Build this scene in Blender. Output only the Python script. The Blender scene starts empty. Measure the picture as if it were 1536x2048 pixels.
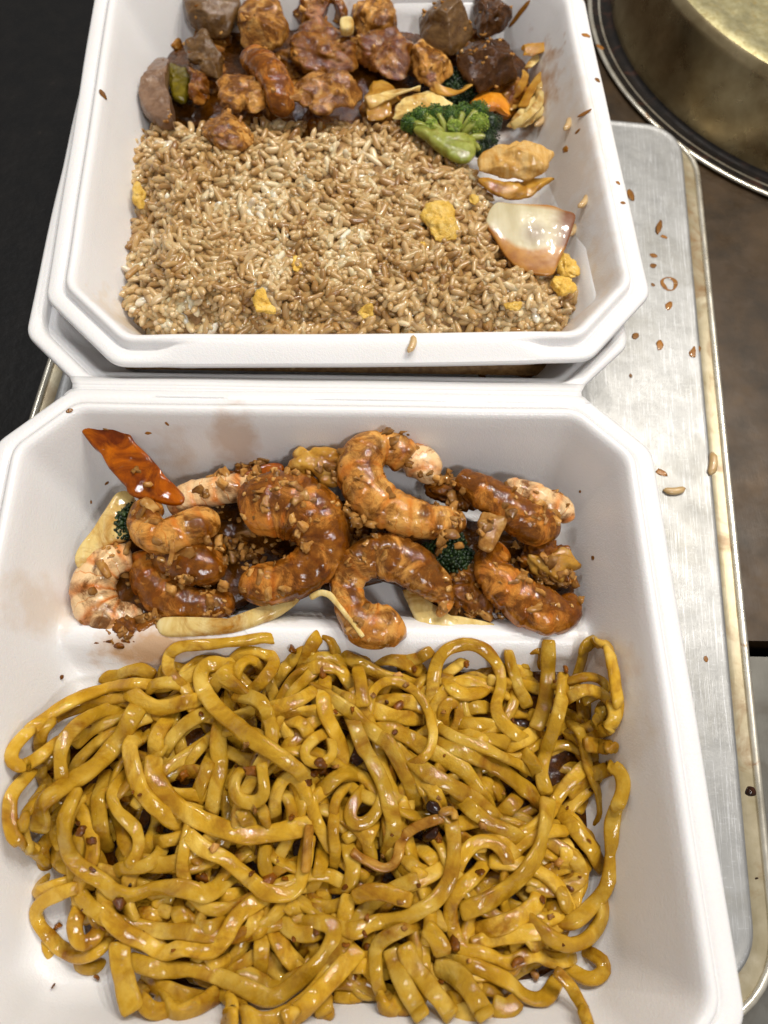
import bpy, math, random
import numpy as np
from mathutils import Vector, Matrix, Euler
from mathutils.bvhtree import BVHTree
R_ = math.radians
S = 0.01                      # all lengths below are written in centimetres
scene = bpy.context.scene
COL = scene.collection
rng = np.random.RandomState(7)
random.seed(7)

# ------------------------------------------------------------------ camera
CAM = np.array([0.91496, -15.8229, 29.3300])
CROT = (0.411630, -0.039969, -0.0078550)
FPX = 1539.0
cd = bpy.data.cameras.new('camera'); cam = bpy.data.objects.new('camera', cd); COL.objects.link(cam)
cam.location = tuple(CAM * S); cam.rotation_euler = CROT
cd.sensor_fit = 'VERTICAL'; cd.sensor_height = 36.0; cd.sensor_width = 27.0
cd.lens = FPX / 2048 * 36.0
cd.clip_start = 0.005; cd.clip_end = 20.0
cd.dof.use_dof = True; cd.dof.focus_distance = 0.285; cd.dof.aperture_fstop = 11.0
scene.camera = cam

# ------------------------------------------------------------------ world and lamps
world = bpy.data.worlds.new('World'); scene.world = world; world.use_nodes = True
bg = world.node_tree.nodes['Background']
bg.inputs[0].default_value = (1.0, 0.955, 0.90, 1); bg.inputs[1].default_value = 0.29

def area(name, loc, target, size, power, color):
    l = bpy.data.lights.new(name, 'AREA'); l.shape = 'DISK'; l.size = size * S; l.energy = power; l.color = color
    o = bpy.data.objects.new(name, l); COL.objects.link(o); o.location = tuple(np.array(loc) * S)
    o.rotation_euler = (Vector(target) - Vector(loc)).to_track_quat('-Z', 'Y').to_euler()
    return o
area('hood_lamp', (-22, 55, 115), (0, 0, 0), 12, 3.2, (0.97, 0.97, 0.97))
area('front_fill', (40, -75, 100), (0, -5, 0), 18, 4.4, (0.98, 0.97, 0.97))  # added soft frontal fill lamp, brightens the inner foam walls
for i, (x, y) in enumerate([(24, 34), (44, 30), (66, 28), (20, 58), (42, 56), (66, 54)]):   # rows of ceiling bulbs
    area('bulb_lamp', (x, y, 105), (0, 0, 0), 3.2, 1.85, (1.0, 0.94, 0.85))

scene.view_settings.view_transform = 'Standard'; scene.view_settings.look = 'None'
scene.view_settings.exposure = 0.06; scene.view_settings.gamma = 1.0
scene.cycles.max_bounces = 7; scene.cycles.diffuse_bounces = 4; scene.cycles.glossy_bounces = 3
scene.cycles.sample_clamp_indirect = 4.0

# ------------------------------------------------------------------ geometry of the view (world points behind picture points)
_RM = np.array(Euler(CROT).to_matrix())
def ray(px, py):
    px = np.asarray(px, float); py = np.asarray(py, float)
    d = np.stack([(px - 768) / FPX, -(py - 1024) / FPX, -np.ones_like(px)], -1)
    return d @ _RM.T
def at(px, py, z):
    d = ray(px, py); t = (np.asarray(z, float) - CAM[2]) / d[..., 2]
    return CAM + d * t[..., None]

# ------------------------------------------------------------------ numpy noise
def _h(i, j, k, s):
    n = (i * 374761393 + j * 668265263 + k * 2147483647 + s * 1274126177) & 0xffffffff
    n = ((n ^ (n >> 13)) * 1274126177) & 0xffffffff
    return ((n ^ (n >> 16)) & 0xffff) / 32767.5 - 1.0
def vnoise(P, s=0):
    P = np.asarray(P, float); I = np.floor(P).astype(np.int64); F = P - I; F = F * F * (3 - 2 * F)
    r = 0
    for a in (0, 1):
        for b in (0, 1):
            for c in (0, 1):
                w = (F[..., 0] if a else 1 - F[..., 0]) * (F[..., 1] if b else 1 - F[..., 1]) * (F[..., 2] if c else 1 - F[..., 2])
                r = r + w * _h(I[..., 0] + a, I[..., 1] + b, I[..., 2] + c, s)
    return r
def fbm(P, s=0, o=4, g=.5):
    r = 0; a = 1.0
    for k in range(o):
        r = r + a * vnoise(P * 2.03 ** k + 17.3 * k, s + k); a *= g
    return r
def ridged(P, s=0, o=3):
    r = 0; a = 1.0
    for k in range(o):
        r = r + a * (1 - 2 * np.abs(vnoise(P * 2.1 ** k + 9.1 * k, s + k))); a *= .5
    return r
def sstep(x): x = np.clip(x, 0, 1); return x * x * (3 - 2 * x)

# ------------------------------------------------------------------ object helpers
def me_from(name, V, F, rnd=None, attrs=None, smooth=True):
    me = bpy.data.meshes.new(name)
    me.from_pydata((np.asarray(V) * S).tolist(), [], F)
    if smooth: me.polygons.foreach_set('use_smooth', np.ones(len(me.polygons), bool))
    if rnd is not None:
        a = me.attributes.new('rnd', 'FLOAT', 'POINT')
        a.data.foreach_set('value', np.broadcast_to(np.asarray(rnd, np.float32), (len(V),)).copy())
    for k, v in (attrs or {}).items():
        a = me.attributes.new(k, 'FLOAT', 'POINT'); a.data.foreach_set('value', np.asarray(v, np.float32))
    return me
def link(name, me, mat=None, parent=None, loc=(0, 0, 0), rot=None):
    o = bpy.data.objects.new(name, me); COL.objects.link(o)
    if mat is not None and me is not None and not me.materials: me.materials.append(mat)
    o.location = tuple(np.array(loc, float) * S)
    if rot is not None: o.rotation_euler = rot
    if parent is not None: o.parent = parent
    return o
def tag(o, label=None, cat=None, group=None, kind=None):
    if label: o['label'] = label
    if cat: o['category'] = cat
    if group: o['group'] = group
    if kind: o['kind'] = kind
    return o
def solid(name, V, F, mat, parent=None, ploc=(0, 0, 0), **kw):
    """mesh with its origin at the base of the thing"""
    V = np.asarray(V, float); c = np.array([V[:, 0].mean(), V[:, 1].mean(), V[:, 2].min()])
    me = me_from(name, V - c, F, **kw)
    return link(name, me, mat, parent, c - np.array(ploc)), c

# ------------------------------------------------------------------ materials
def lin(c):
    return tuple([(x / 255 / 12.92) if x / 255 <= .04045 else ((x / 255 + .055) / 1.055) ** 2.4 for x in c]) + (1,)
class NT:
    def __init__(s, name):
        s.m = bpy.data.materials.new(name); s.m.use_nodes = True; s.t = s.m.node_tree; s.n = s.t.nodes
        s.b = s.n['Principled BSDF']; s.x = 0
        s.tc = s.n.new('ShaderNodeTexCoord')
        s.co = s.n.new('ShaderNodeVectorMath'); s.co.operation = 'SCALE'; s.co.inputs['Scale'].default_value = 100.0
        s.t.links.new(s.tc.outputs['Object'], s.co.inputs[0]); s.v = s.co.outputs[0]
    def l(s, a, b): s.t.links.new(a, b)
    def jitter(s):
        a = s.n.new('ShaderNodeAttribute'); a.attribute_name = 'rnd'
        v = s.n.new('ShaderNodeVectorMath'); v.operation = 'MULTIPLY_ADD'
        s.l(a.outputs['Fac'], v.inputs[0]); v.inputs[1].default_value = (37, 61, 23); s.l(s.v, v.inputs[2])
        s.v = v.outputs[0]; s.rnd = a.outputs['Fac']
    def noise(s, scale, detail=4, rough=.55, dist=0.0, stretch=None):
        n = s.n.new('ShaderNodeTexNoise'); n.inputs['Scale'].default_value = scale
        n.inputs['Detail'].default_value = detail; n.inputs['Roughness'].default_value = rough
        n.inputs['Distortion'].default_value = dist
        if stretch:
            m = s.n.new('ShaderNodeVectorMath'); m.operation = 'MULTIPLY'; m.inputs[1].default_value = stretch
            s.l(s.v, m.inputs[0]); s.l(m.outputs[0], n.inputs['Vector'])
        else: s.l(s.v, n.inputs['Vector'])
        return n.outputs['Fac']
    def voro(s, scale, feat='F1', out='Distance', rand=1.0):
        n = s.n.new('ShaderNodeTexVoronoi'); n.feature = feat; n.inputs['Scale'].default_value = scale
        n.inputs['Randomness'].default_value = rand
        s.l(s.v, n.inputs['Vector']); return n.outputs[out]
    def ramp(s, f, stops, interp='LINEAR'):
        r = s.n.new('ShaderNodeValToRGB'); r.color_ramp.interpolation = interp
        e = r.color_ramp.elements
        while len(e) < len(stops): e.new(.5)
        for q, (p, c) in zip(e, stops):
            q.position = p; q.color = c if len(c) == 4 else lin(c)
        s.l(f, r.inputs[0]); return r.outputs[0]
    def mix(s, f, a, b, mode='MIX'):
        m = s.n.new('ShaderNodeMix'); m.data_type = 'RGBA'; m.blend_type = mode
        for i, x in ((0, f), (6, a), (7, b)):
            if hasattr(x, 'links') or hasattr(x, 'is_linked'): s.l(x, m.inputs[i])
            else: m.inputs[i].default_value = x if not isinstance(x, tuple) or len(x) == 4 else lin(x)
        return m.outputs[2]
    def math(s, op, a, b=None, clamp=False):
        m = s.n.new('ShaderNodeMath'); m.operation = op; m.use_clamp = clamp
        for i, x in ((0, a), (1, b)):
            if x is None: continue
            if hasattr(x, 'is_linked'): s.l(x, m.inputs[i])
            else: m.inputs[i].default_value = x
        return m.outputs[0]
    def attr(s, name):
        a = s.n.new('ShaderNodeAttribute'); a.attribute_name = name; return a.outputs['Fac']
    def bump(s, items):
        prev = None
        for h, strength, dist in items:
            b = s.n.new('ShaderNodeBump'); b.inputs['Strength'].default_value = strength
            b.inputs['Distance'].default_value = dist * S
            s.l(h, b.inputs['Height'])
            if prev is not None: s.l(prev, b.inputs['Normal'])
            prev = b.outputs[0]
        s.l(prev, s.b.inputs['Normal']); prev = None
        for h, strength, dist in items[:2]:
            b = s.n.new('ShaderNodeBump'); b.inputs['Strength'].default_value = strength * (.7 if prev is None else .38)
            b.inputs['Distance'].default_value = dist * S
            s.l(h, b.inputs['Height'])
            if prev is not None: s.l(prev, b.inputs['Normal'])
            prev = b.outputs[0]
        s.l(prev, s.b.inputs['Coat Normal'])
    def set(s, **k):
        names = dict(rough='Roughness', metal='Metallic', coat='Coat Weight', crough='Coat Roughness', sss='Subsurface Weight',
                     sscale='Subsurface Scale', col='Base Color', cior='Coat IOR', spec='Specular IOR Level', trans='Transmission Weight', ior='IOR')
        for a, v in k.items():
            i = s.b.inputs[names[a]]
            if hasattr(v, 'is_linked'): s.l(v, i)
            elif a == 'col': i.default_value = v if len(v) == 4 else lin(v)
            else: i.default_value = v
        if k.get('sss'): s.b.inputs['Subsurface Radius'].default_value = (1.0, .55, .3)
        return s

def food(name, stops, scale=1.6, detail=5, sauce=None, sauce_cut=(.45, .62), sauce_scale=1.1, rough=.3, coat=.6, crough=.12,
         bumps=((6, .35, .05), (28, .25, .012)), sss=0.0, tone=.25, stretch=None, sauce_bias=None, edge=None):
    t = NT(name); t.jitter()
    f = t.noise(scale, detail, .6, .4, stretch)
    c = t.ramp(f, stops)
    if tone:
        k = t.math('MULTIPLY_ADD', t.math('SUBTRACT', t.rnd, .5), tone); t.n[-1].inputs[2].default_value = 1.0
        hs = t.n.new('ShaderNodeHueSaturation'); t.l(k, hs.inputs['Value']); t.l(c, hs.inputs['Color']); c = hs.outputs[0]
    r = rough
    if sauce:
        g = t.noise(sauce_scale, 5, .62, .9)
        if sauce_bias: g = t.math('ADD', g, t.math('MULTIPLY', t.attr(sauce_bias), .3))
        m = t.ramp(g, [(sauce_cut[0], (0, 0, 0, 1)), (sauce_cut[1], (1, 1, 1, 1))])
        sc = t.ramp(t.noise(3.5, 4), [(.3, sauce[0]), (.7, sauce[1])])
        c = t.mix(m, c, sc)
        r = t.ramp(m, [(0, (rough,) * 3 + (1,)), (1, (rough * .55,) * 3 + (1,))])
    if edge:
        em = t.ramp(t.math('ADD', t.attr('edge'), t.math('MULTIPLY', t.noise(1.3, 4), .35)), [(1.0, (0, 0, 0, 1)), (1.24, (1, 1, 1, 1))])
        c = t.mix(em, c, edge)
    t.set(col=c, rough=r, coat=coat, crough=crough * .4, sss=sss, sscale=.25 * S, spec=(0.0 if coat > .6 else .3), cior=1.42)
    t.bump([(t.noise(a, 4, .55), b, d) for a, b, d in bumps])
    return t.m

M = {}
SAUCE = ((96, 50, 14), (150, 88, 30))
M['noodle'] = food('noodle_dough', [(.28, (154, 110, 18)), (.5, (186, 143, 38)), (.74, (210, 176, 82))], .9, 5,
                   sauce=((112, 64, 8), (146, 92, 18)), sauce_cut=(.48, .72), sauce_scale=.6, rough=.36, coat=.9, crough=.12,
                   bumps=((2.6, .5, .08), (10, .55, .03), (36, .3, .01)), sss=.06, tone=.35)
M['noodle_deep'] = M['noodle']
M['shrimp'] = None
B3 = ((3, .7, .12), (9, .9, .06), (26, .4, .016))
M['sauce'] = food('brown_sauce', [(.3, (46, 22, 0)), (.6, (84, 46, 3)), (.8, (120, 74, 12))], 2.2, 5, rough=.14, coat=1.0, crough=.06,
                  bumps=((3.5, .8, .12), (10, .6, .05), (24, .3, .015)), tone=.2)
M['amber'] = food('amber_sauce_drop', [(.3, (122, 72, 13)), (.7, (166, 112, 38))], 3, 3, rough=.3, coat=.5, crough=.1, bumps=((9, .2, .02),), tone=.7)
M['crumb'] = food('sauced_crumb', [(.3, (78, 38, 2)), (.7, (136, 80, 16))], 4, 4, rough=.2, coat=.9, crough=.08, bumps=((9, .6, .05), (26, .4, .015)), tone=.6)
M['char'] = food('charred_crumb', [(.3, (24, 14, 9)), (.7, (60, 30, 13))], 3, 3, rough=.2, coat=.9, crough=.06, bumps=((9, .5, .05),))
M['garlic'] = food('sauced_garlic', [(.25, (120, 72, 26)), (.55, (164, 116, 56)), (.8, (204, 166, 106))], 3, 3, rough=.25, coat=.8, crough=.1, bumps=((8, .4, .04),), sss=.05, tone=.7)
M['chicken'] = food('glazed_chicken', [(.25, (152, 96, 36)), (.5, (190, 134, 62)), (.75, (214, 170, 100))], 1.8, 6,
                    sauce=((88, 48, 8), (132, 82, 26)), sauce_cut=(.39, .57), sauce_scale=1.3, rough=.32, coat=.9, crough=.1, bumps=B3, sss=0)
M['chicken_dark'] = food('sauce_coated_chicken', [(.25, (126, 76, 22)), (.5, (162, 108, 44)), (.75, (192, 144, 76))], 1.8, 6,
                    sauce=((74, 36, 1), (120, 66, 9)), sauce_cut=(.36, .56), sauce_scale=1.3, rough=.26, coat=1, crough=.08, bumps=B3, sss=0)
M['chicken_pale'] = food('pale_chicken', [(.25, (196, 144, 66)), (.5, (218, 174, 103)), (.75, (230, 198, 139))], 1.0, 6,
                    sauce=((164, 108, 30), (186, 130, 49)), sauce_cut=(.5, .75), sauce_scale=.9, rough=.32, coat=.7, crough=.1,
                    bumps=((2.5, .5, .1), (12, .5, .03), (30, .3, .01)), sss=.06, stretch=(4, .6, 1))
M['beef'] = food('browned_beef', [(.25, (70, 46, 15)), (.5, (98, 68, 30)), (.78, (128, 96, 53))], 2.0, 6,
                    sauce=((58, 32, 6), (88, 54, 13)), sauce_cut=(.5, .7), sauce_scale=1.0, rough=.36, coat=.55, crough=.12,
                    bumps=((3, .5, .1), (14, .6, .035), (40, .4, .01)), stretch=(1, 1, 2.2))
M['beef_gray'] = food('gray_beef', [(.25, (84, 58, 39)), (.5, (114, 86, 64)), (.78, (142, 114, 90))], 2.0, 6,
                    sauce=((74, 42, 13), (104, 66, 25)), sauce_cut=(.5, .7), sauce_scale=.9, rough=.38, coat=.5, crough=.14,
                    bumps=((3, .5, .1), (14, .6, .035), (40, .4, .01)))
M['beef_dark'] = food('dark_saucy_beef', [(.25, (54, 30, 11)), (.5, (80, 48, 19)), (.78, (112, 76, 42))], 2.0, 6,
                    sauce=((40, 20, 3), (78, 44, 8)), sauce_cut=(.4, .6), sauce_scale=1.0, rough=.22, coat=1, crough=.08, bumps=B3)
M['onion'] = food('fried_onion', [(.25, (196, 160, 84)), (.5, (216, 190, 123)), (.78, (228, 212, 162))], .9, 4,
                    sauce=((140, 88, 14), (178, 124, 39)), sauce_cut=(.46, .68), sauce_scale=.75, rough=.24, coat=.8, crough=.1,
                    bumps=((2.5, .3, .05), (12, .3, .015)), sss=.12, stretch=(2.5, .6, 1), edge=(122, 74, 12))
M['onion_brown'] = food('browned_onion', [(.25, (146, 94, 23)), (.5, (178, 130, 47)), (.78, (206, 168, 92))], .9, 4,
                    sauce=((98, 52, 4), (142, 86, 15)), sauce_cut=(.45, .65), sauce_scale=.75, rough=.24, coat=.9, crough=.1,
                    bumps=((2.5, .4, .06), (12, .4, .02)), sss=.06, edge=(84, 42, 6))
M['carrot'] = food('glazed_carrot', [(.25, (136, 62, 0)), (.5, (172, 86, 0)), (.78, (194, 110, 8))], 1.2, 5,
                    sauce=((84, 30, 1), (112, 46, 1)), sauce_cut=(.36, .58), sauce_scale=.8, rough=.24, coat=.9, crough=.08,
                    bumps=((3, .4, .05), (14, .4, .02)), sss=.03, edge=(96, 36, 2))
M['carrot_pale'] = food('orange_carrot', [(.25, (190, 108, 20)), (.5, (208, 132, 32)), (.78, (218, 152, 55))], 1.2, 4, rough=.28, coat=.7, crough=.1,
                    bumps=((3, .3, .05), (16, .3, .015)), sss=.05, edge=(150, 80, 13))
M['broc_stem'] = food('broccoli_stem', [(.25, (104, 110, 34)), (.5, (138, 144, 56)), (.78, (176, 178, 96))], 2.2, 5, sauce=((96, 72, 16), (126, 104, 34)), sauce_cut=(.5, .7), rough=.32, coat=.6, crough=.12,
                    bumps=((3, .5, .08), (16, .4, .02)), sss=.06, edge=(90, 96, 22))
M['broc_bud'] = food('broccoli_buds', [(.3, (26, 50, 14)), (.5, (56, 90, 24)), (.72, (120, 144, 42))], 1.5, 4, rough=.35, coat=.5, crough=.12,
                    bumps=((30, .5, .02),), tone=.5)
M['broc_lime'] = food('lime_broccoli_buds', [(.3, (84, 112, 30)), (.5, (132, 154, 52)), (.72, (176, 186, 84))], 1.5, 4, rough=.35, coat=.5, crough=.12, bumps=((30, .5, .02),), tone=.4)
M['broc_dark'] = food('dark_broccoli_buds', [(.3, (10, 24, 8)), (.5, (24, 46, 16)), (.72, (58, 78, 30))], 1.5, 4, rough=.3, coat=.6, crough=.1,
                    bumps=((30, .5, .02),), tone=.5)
M['green'] = food('olive_green_slice', [(.3, (72, 62, 5)), (.7, (118, 102, 17))], 1.5, 4, rough=.3, coat=.7, bumps=((5, .5, .05), (20, .3, .015)))
M['egg'] = food('scrambled_egg', [(.25, (190, 142, 46)), (.5, (218, 176, 74)), (.78, (234, 206, 130))], 2.2, 5, rough=.42, coat=.4, crough=.15,
                    bumps=((5, .8, .1), (15, .6, .04)), sss=.1)

# rice: per-grain tone from the attribute
t = NT('fried_rice_grain'); t.jitter()
c = t.ramp(t.rnd, [(0, (138, 98, 50)), (.2, (166, 128, 74)), (.42, (188, 154, 100)), (.65, (206, 178, 130)), (.82, (220, 202, 162)), (1, (236, 228, 208))])
c = t.mix(t.ramp(t.noise(3.2, 3), [(.45, (0, 0, 0, 1)), (.75, (.5, .5, .5, 1))]), c, (160, 112, 50))
t.set(col=c, rough=.3, coat=.6, crough=.08, sss=.3, sscale=.14 * S); t.bump([(t.noise(12, 2), .2, .02)]); M['rice'] = t.m
t = NT('rice_bed'); t.set(col=t.ramp(t.noise(5, 4), [(.3, (112, 78, 38)), (.7, (164, 126, 76))]), rough=.5); t.bump([(t.noise(8, 4), .6, .1)]); M['rice_bed'] = t.m

# shrimp: pale flesh, orange bands across the body, sauce in patches
def shrimp_mat(name, flesh, orange, cut, bias=0.0):
    t = NT(name); t.jitter()
    fr = t.math('ADD', t.attr('seg'), t.math('MULTIPLY', t.math('SUBTRACT', t.noise(2.2, 4), .5), .5))
    band = t.ramp(fr, [(.08, (0, 0, 0, 1)), (.3, (.25, .25, .25, 1)), (.5, (1, 1, 1, 1)), (.58, (.9, .9, .9, 1)), (.72, (.1, .1, .1, 1)), (.95, (0, 0, 0, 1))])
    band = t.math('MULTIPLY', band, t.ramp(t.noise(.9, 3), [(.3, (.25, .25, .25, 1)), (.6, (1, 1, 1, 1))]))
    c = t.mix(band, t.ramp(t.noise(1.2, 4), [(.3, flesh[0]), (.7, flesh[1])]), t.ramp(t.noise(3, 4), [(.3, orange[0]), (.7, orange[1])]))
    g = t.math('ADD', t.noise(.9, 6, .66, .9), t.math('MULTIPLY', t.attr('over'), .16 + bias))
    m = t.ramp(g, [(cut[0], (0, 0, 0, 1)), (cut[1], (1, 1, 1, 1))])
    c = t.mix(t.math('MULTIPLY', m, .9), c, t.ramp(t.noise(2.4, 6, .65), [(.3, (58, 26, 0)), (.52, (98, 50, 2)), (.78, (148, 88, 14))]))
    t.set(col=c, rough=.3, coat=1.0, crough=.04, sss=.03, sscale=.15 * S, spec=0.0, cior=1.42)
    t.bump([(t.noise(2.5, 4), .5, .12), (t.noise(8, 4), .6, .04), (m, .5, .05), (t.noise(26, 3), .25, .01)])
    return t.m
M['shrimp'] = shrimp_mat('glazed_shrimp', ((196, 128, 52), (218, 166, 88)), ((188, 104, 30), (206, 128, 46)), (.52, .68))
M['shrimp_sauced'] = shrimp_mat('sauce_covered_shrimp', ((190, 116, 38), (210, 146, 66)), ((176, 90, 18), (196, 110, 30)), (.46, .62), .04)
M['shrimp_pale'] = shrimp_mat('pale_shrimp', ((222, 176, 118), (236, 208, 162)), ((202, 108, 36), (220, 138, 62)), (.56, .72))

# foam
def foam(name, spots, tint=(.79, .78, .785, 1)):
    t = NT(name)
    g = t.noise(.25, 3)
    c = t.mix(t.ramp(g, [(.3, (0, 0, 0, 1)), (.7, (1, 1, 1, 1))]), tint, (tint[0] * .97, tint[1] * .965, tint[2] * .95, 1))
    for (x, y, z), rx, ry, strength, col in spots:
        sub = t.n.new('ShaderNodeVectorMath'); sub.operation = 'SUBTRACT'; t.l(t.v, sub.inputs[0]); sub.inputs[1].default_value = (x, y, z)
        mu = t.n.new('ShaderNodeVectorMath'); mu.operation = 'MULTIPLY'; t.l(sub.outputs[0], mu.inputs[0]); mu.inputs[1].default_value = (1 / rx, 1 / ry, .35 / min(rx, ry))
        ln = t.n.new('ShaderNodeVectorMath'); ln.operation = 'LENGTH'; t.l(mu.outputs[0], ln.inputs[0])
        d = t.math('ADD', ln.outputs['Value'], t.math('MULTIPLY', t.math('SUBTRACT', t.noise(1.4, 4), .5), 1.5))
        m = t.ramp(d, [(.35, (strength,) * 3 + (1,)), (1.0, (0, 0, 0, 1))])
        c = t.mix(m, c, col)
    cell2 = t.voro(19); sp = t.ramp(t.voro(24, out='Color'), [(.35, (.30, .30, .30, 1)), (.8, (.5, .5, .5, 1))])
    t.set(col=c, rough=sp, coat=.25, crough=.22, sss=.08, sscale=.4 * S)
    t.bump([(t.noise(11, 3, .6), .30, .035), (cell2, .22, .02), (t.noise(1.1, 2), .15, .04)])
    return t.m

# metals
def metal(name, stops, scale=1.0, rough=(.3, .5), metallic=.8, stretch=(14, .5, 1), bump=.12, stain=None):
    t = NT(name)
    c = t.ramp(t.noise(scale, 5, .6, .2), stops)
    if stain:
        m = t.ramp(t.noise(stain[1], 6, .65, .8), [(stain[2], (0, 0, 0, 1)), (stain[3], (1, 1, 1, 1))])
        c = t.mix(m, c, stain[0]); 
        mm = t.math('MULTIPLY_ADD', m, -metallic * .8); t.n[-1].inputs[2].default_value = metallic
        t.set(metal=mm)
    else: t.set(metal=metallic)
    if stretch[0] > 20:
        sc = t.ramp(t.noise(.9, 3, .7, .3, (16, .35, 1)), [(.56, (0, 0, 0, 1)), (.62, (.5, .5, .5, 1)), (.66, (0, 0, 0, 1))])
        sc2 = t.ramp(t.noise(1.1, 3, .7, .2, (2.5, 9, 1)), [(.62, (0, 0, 0, 1)), (.66, (.4, .4, .4, 1)), (.69, (0, 0, 0, 1))])
        c = t.mix(sc, c, (222, 224, 228)); c = t.mix(sc2, c, (214, 216, 220))
    r = t.ramp(t.noise(.8, 4), [(.3, (rough[0],) * 3 + (1,)), (.7, (rough[1],) * 3 + (1,))])
    t.set(col=c, rough=r); t.bump([(t.noise(2.0, 4, .6, 0, stretch), bump, .03), (t.noise(1.5, 5), bump, .05)])
    return t.m
M['alu'] = metal('aluminium', [(.2, (150, 150, 148)), (.8, (176, 176, 175))], .5, (.38, .5), .65, stretch=(26, .8, 1), bump=.3, stain=((138, 133, 118), .22, .5, .95))
M['alu_rim'] = metal('greasy_aluminium_rim', [(.3, (150, 138, 108)), (.7, (176, 166, 142))], .8, (.3, .4), .5, stain=((124, 88, 40), .5, .52, .75))
M['bead'] = metal('worn_aluminium_bead', [(.3, (206, 198, 180)), (.7, (232, 228, 216))], 1.0, (.2, .4), .8, stain=((150, 104, 52), .8, .62, .72))
M['steel'] = metal('stainless_steel', [(.3, (150, 132, 98)), (.7, (186, 170, 134))], .7, (.24, .36), .95, stretch=(1, 1, 12), stain=((70, 38, 16), .7, .62, .8))
M['steel_top'] = metal('stained_steel_top', [(.3, (176, 166, 120)), (.7, (206, 198, 156))], 3, (.3, .5), .85, stain=((140, 118, 62), 2.2, .5, .75))
M['burnt'] = metal('burnt_steel', [(.3, (16, 12, 10)), (.7, (34, 26, 20))], 1.4, (.4, .7), .4, stain=((78, 38, 16), 1.2, .55, .75))
M['griddle'] = metal('oily_brown_griddle', [(.3, (36, 25, 10)), (.7, (66, 47, 22))], .5, (.34, .5), .3, stain=((58, 40, 18), 1.0, .5, .8))
M['griddle_gray'] = metal('scraped_gray_griddle', [(.3, (88, 86, 80)), (.7, (112, 110, 104))], .3, (.35, .45), .6, stain=((62, 50, 34), .5, .45, .85))
t = NT('black_cast_iron'); t.set(col=t.ramp(t.noise(.9, 6), [(.4, (4, 4, 5)), (.72, (14, 12, 11)), (.8, (34, 28, 24))]), rough=.5); t.b.inputs['Specular IOR Level'].default_value = .25
t.bump([(t.noise(2.2, 6), .4, .1)]); M['iron'] = t.m

# ------------------------------------------------------------------ SETTING: cooktop surfaces
def slab(name, poly, z0, z1, mat, kind='structure', label=None):
    n = len(poly)
    V = [(x, y, z1) for x, y in poly] + [(x, y, z0) for x, y in poly]
    F = [list(range(n))] + [list(range(2 * n - 1, n - 1, -1))] + [[i, n + i, n + (i + 1) % n, (i + 1) % n] for i in range(n)]
    F = [list(reversed(f)) for f in F[2:]] and F
    o = link(name, me_from(name, V, F, smooth=False), mat); o['kind'] = kind
    if label: o['label'] = label
    return o
GZ = -1.6
slab('ground', [(-140, -140), (160, -140), (160, 160), (-140, 160)], -14, -12, M['iron'], label='dark floor far below the cooktop')
slab('cooktop', [(-9.5, -7.6), (110, -9.5), (110, 110), (-3.0, 110)], -4, GZ, M['griddle'], label='oily dark brown steel griddle right of the tray')
slab('cooktop_front', [(-9.6, -60), (110, -60), (110, -10.15), (-9.6, -8.25)], -4, GZ - .1, M['griddle_gray'], label='scraped gray steel plate below the tray')
slab('stove_plate', [(-100, -100), (-9.9, -100), (-9.8, -7.6), (-3.4, 110), (-100, 110)], -8, -3.2, M['iron'], label='black cast iron stove top at the left')

# ------------------------------------------------------------------ loft helpers
def rrect_loop(hw, hl, r, n_arc=10, n_edge=20):
    P = []
    for cx, cy, a0 in ((hw - r, hl - r, 0), (-hw + r, hl - r, 90), (-hw + r, -hl + r, 180), (hw - r, -hl + r, 270)):
        for k in range(n_arc + 1):
            a = R_(a0 + 90 * k / n_arc); P.append((cx + r * math.cos(a), cy + r * math.sin(a)))
    Q = []; n = len(P)
    for i in range(n):
        a = np.array(P[i]); b = np.array(P[(i + 1) % n]); Q.append(a)
        if (i % (n_arc + 1)) == n_arc:
            for k in range(1, n_edge): Q.append(a + (b - a) * k / n_edge)
    return np.array(Q)
def loft(loops, close_first=False, close_last=False):
    n = len(loops[0]); V = np.concatenate(loops); F = []
    for k in range(len(loops) - 1):
        a = k * n; b = a + n
        for i in range(n):
            j = (i + 1) % n; F.append([a + i, a + j, b + j, b + i])
    if close_first: F.append(list(range(n - 1, -1, -1)))
    if close_last: F.append(list(range((len(loops) - 1) * n, len(loops) * n)))
    return V, F
def with_z(L, z): return np.c_[L, np.full(len(L), z) if np.isscalar(z) else z]

# ------------------------------------------------------------------ sheet pan
TC = (2.206, 1.255); TA = R_(-5.6)
tray = link('sheet_pan', None, loc=(TC[0], TC[1], 0.0), rot=(0, 0, TA))
tag(tray, 'worn aluminium sheet pan turned upside down under both foam containers', 'sheet pan')
HW, HL = 14.45, 20.34
def rr(d, z, r=2.0): return with_z(rrect_loop(HW - d, HL - d, max(.25, r - d)), z)
V, F = loft([rr(d, z) for d, z in [(12.5, 0), (6, 0), (2.5, 0), (1.0, .0), (.55, -.005), (.38, -.0), (.28, .03), (.16, .03), (.07, -.03), (.0, -.16), (-.05, -.34), (-.32, -1.15), (-.37, -1.3), (-.45, -1.36)]], close_first=True)
link('pan_bottom', me_from('pan_bottom', V, [f[::-1] for f in F]), M['alu'], tray)
V, F = loft([rr(d, z) for d, z in [(-.44, -1.355), (-.55, -1.40), (-.8, -1.41), (-1.1, -1.40), (-1.18, -1.38), (-1.18, -1.5), (-.5, -1.52), (-.40, -1.42)]])
link('pan_rim', me_from('pan_rim', V, [f[::-1] for f in F]), M['alu_rim'], tray)
V, F = loft([rr(-1.31 + .16 * math.cos(a), -1.40 + .16 * math.sin(a)) for a in np.linspace(math.pi, -math.pi, 13)])
link('rim_bead', me_from('rim_bead', V, [f[::-1] for f in F]), M['bead'], tray)

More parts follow.
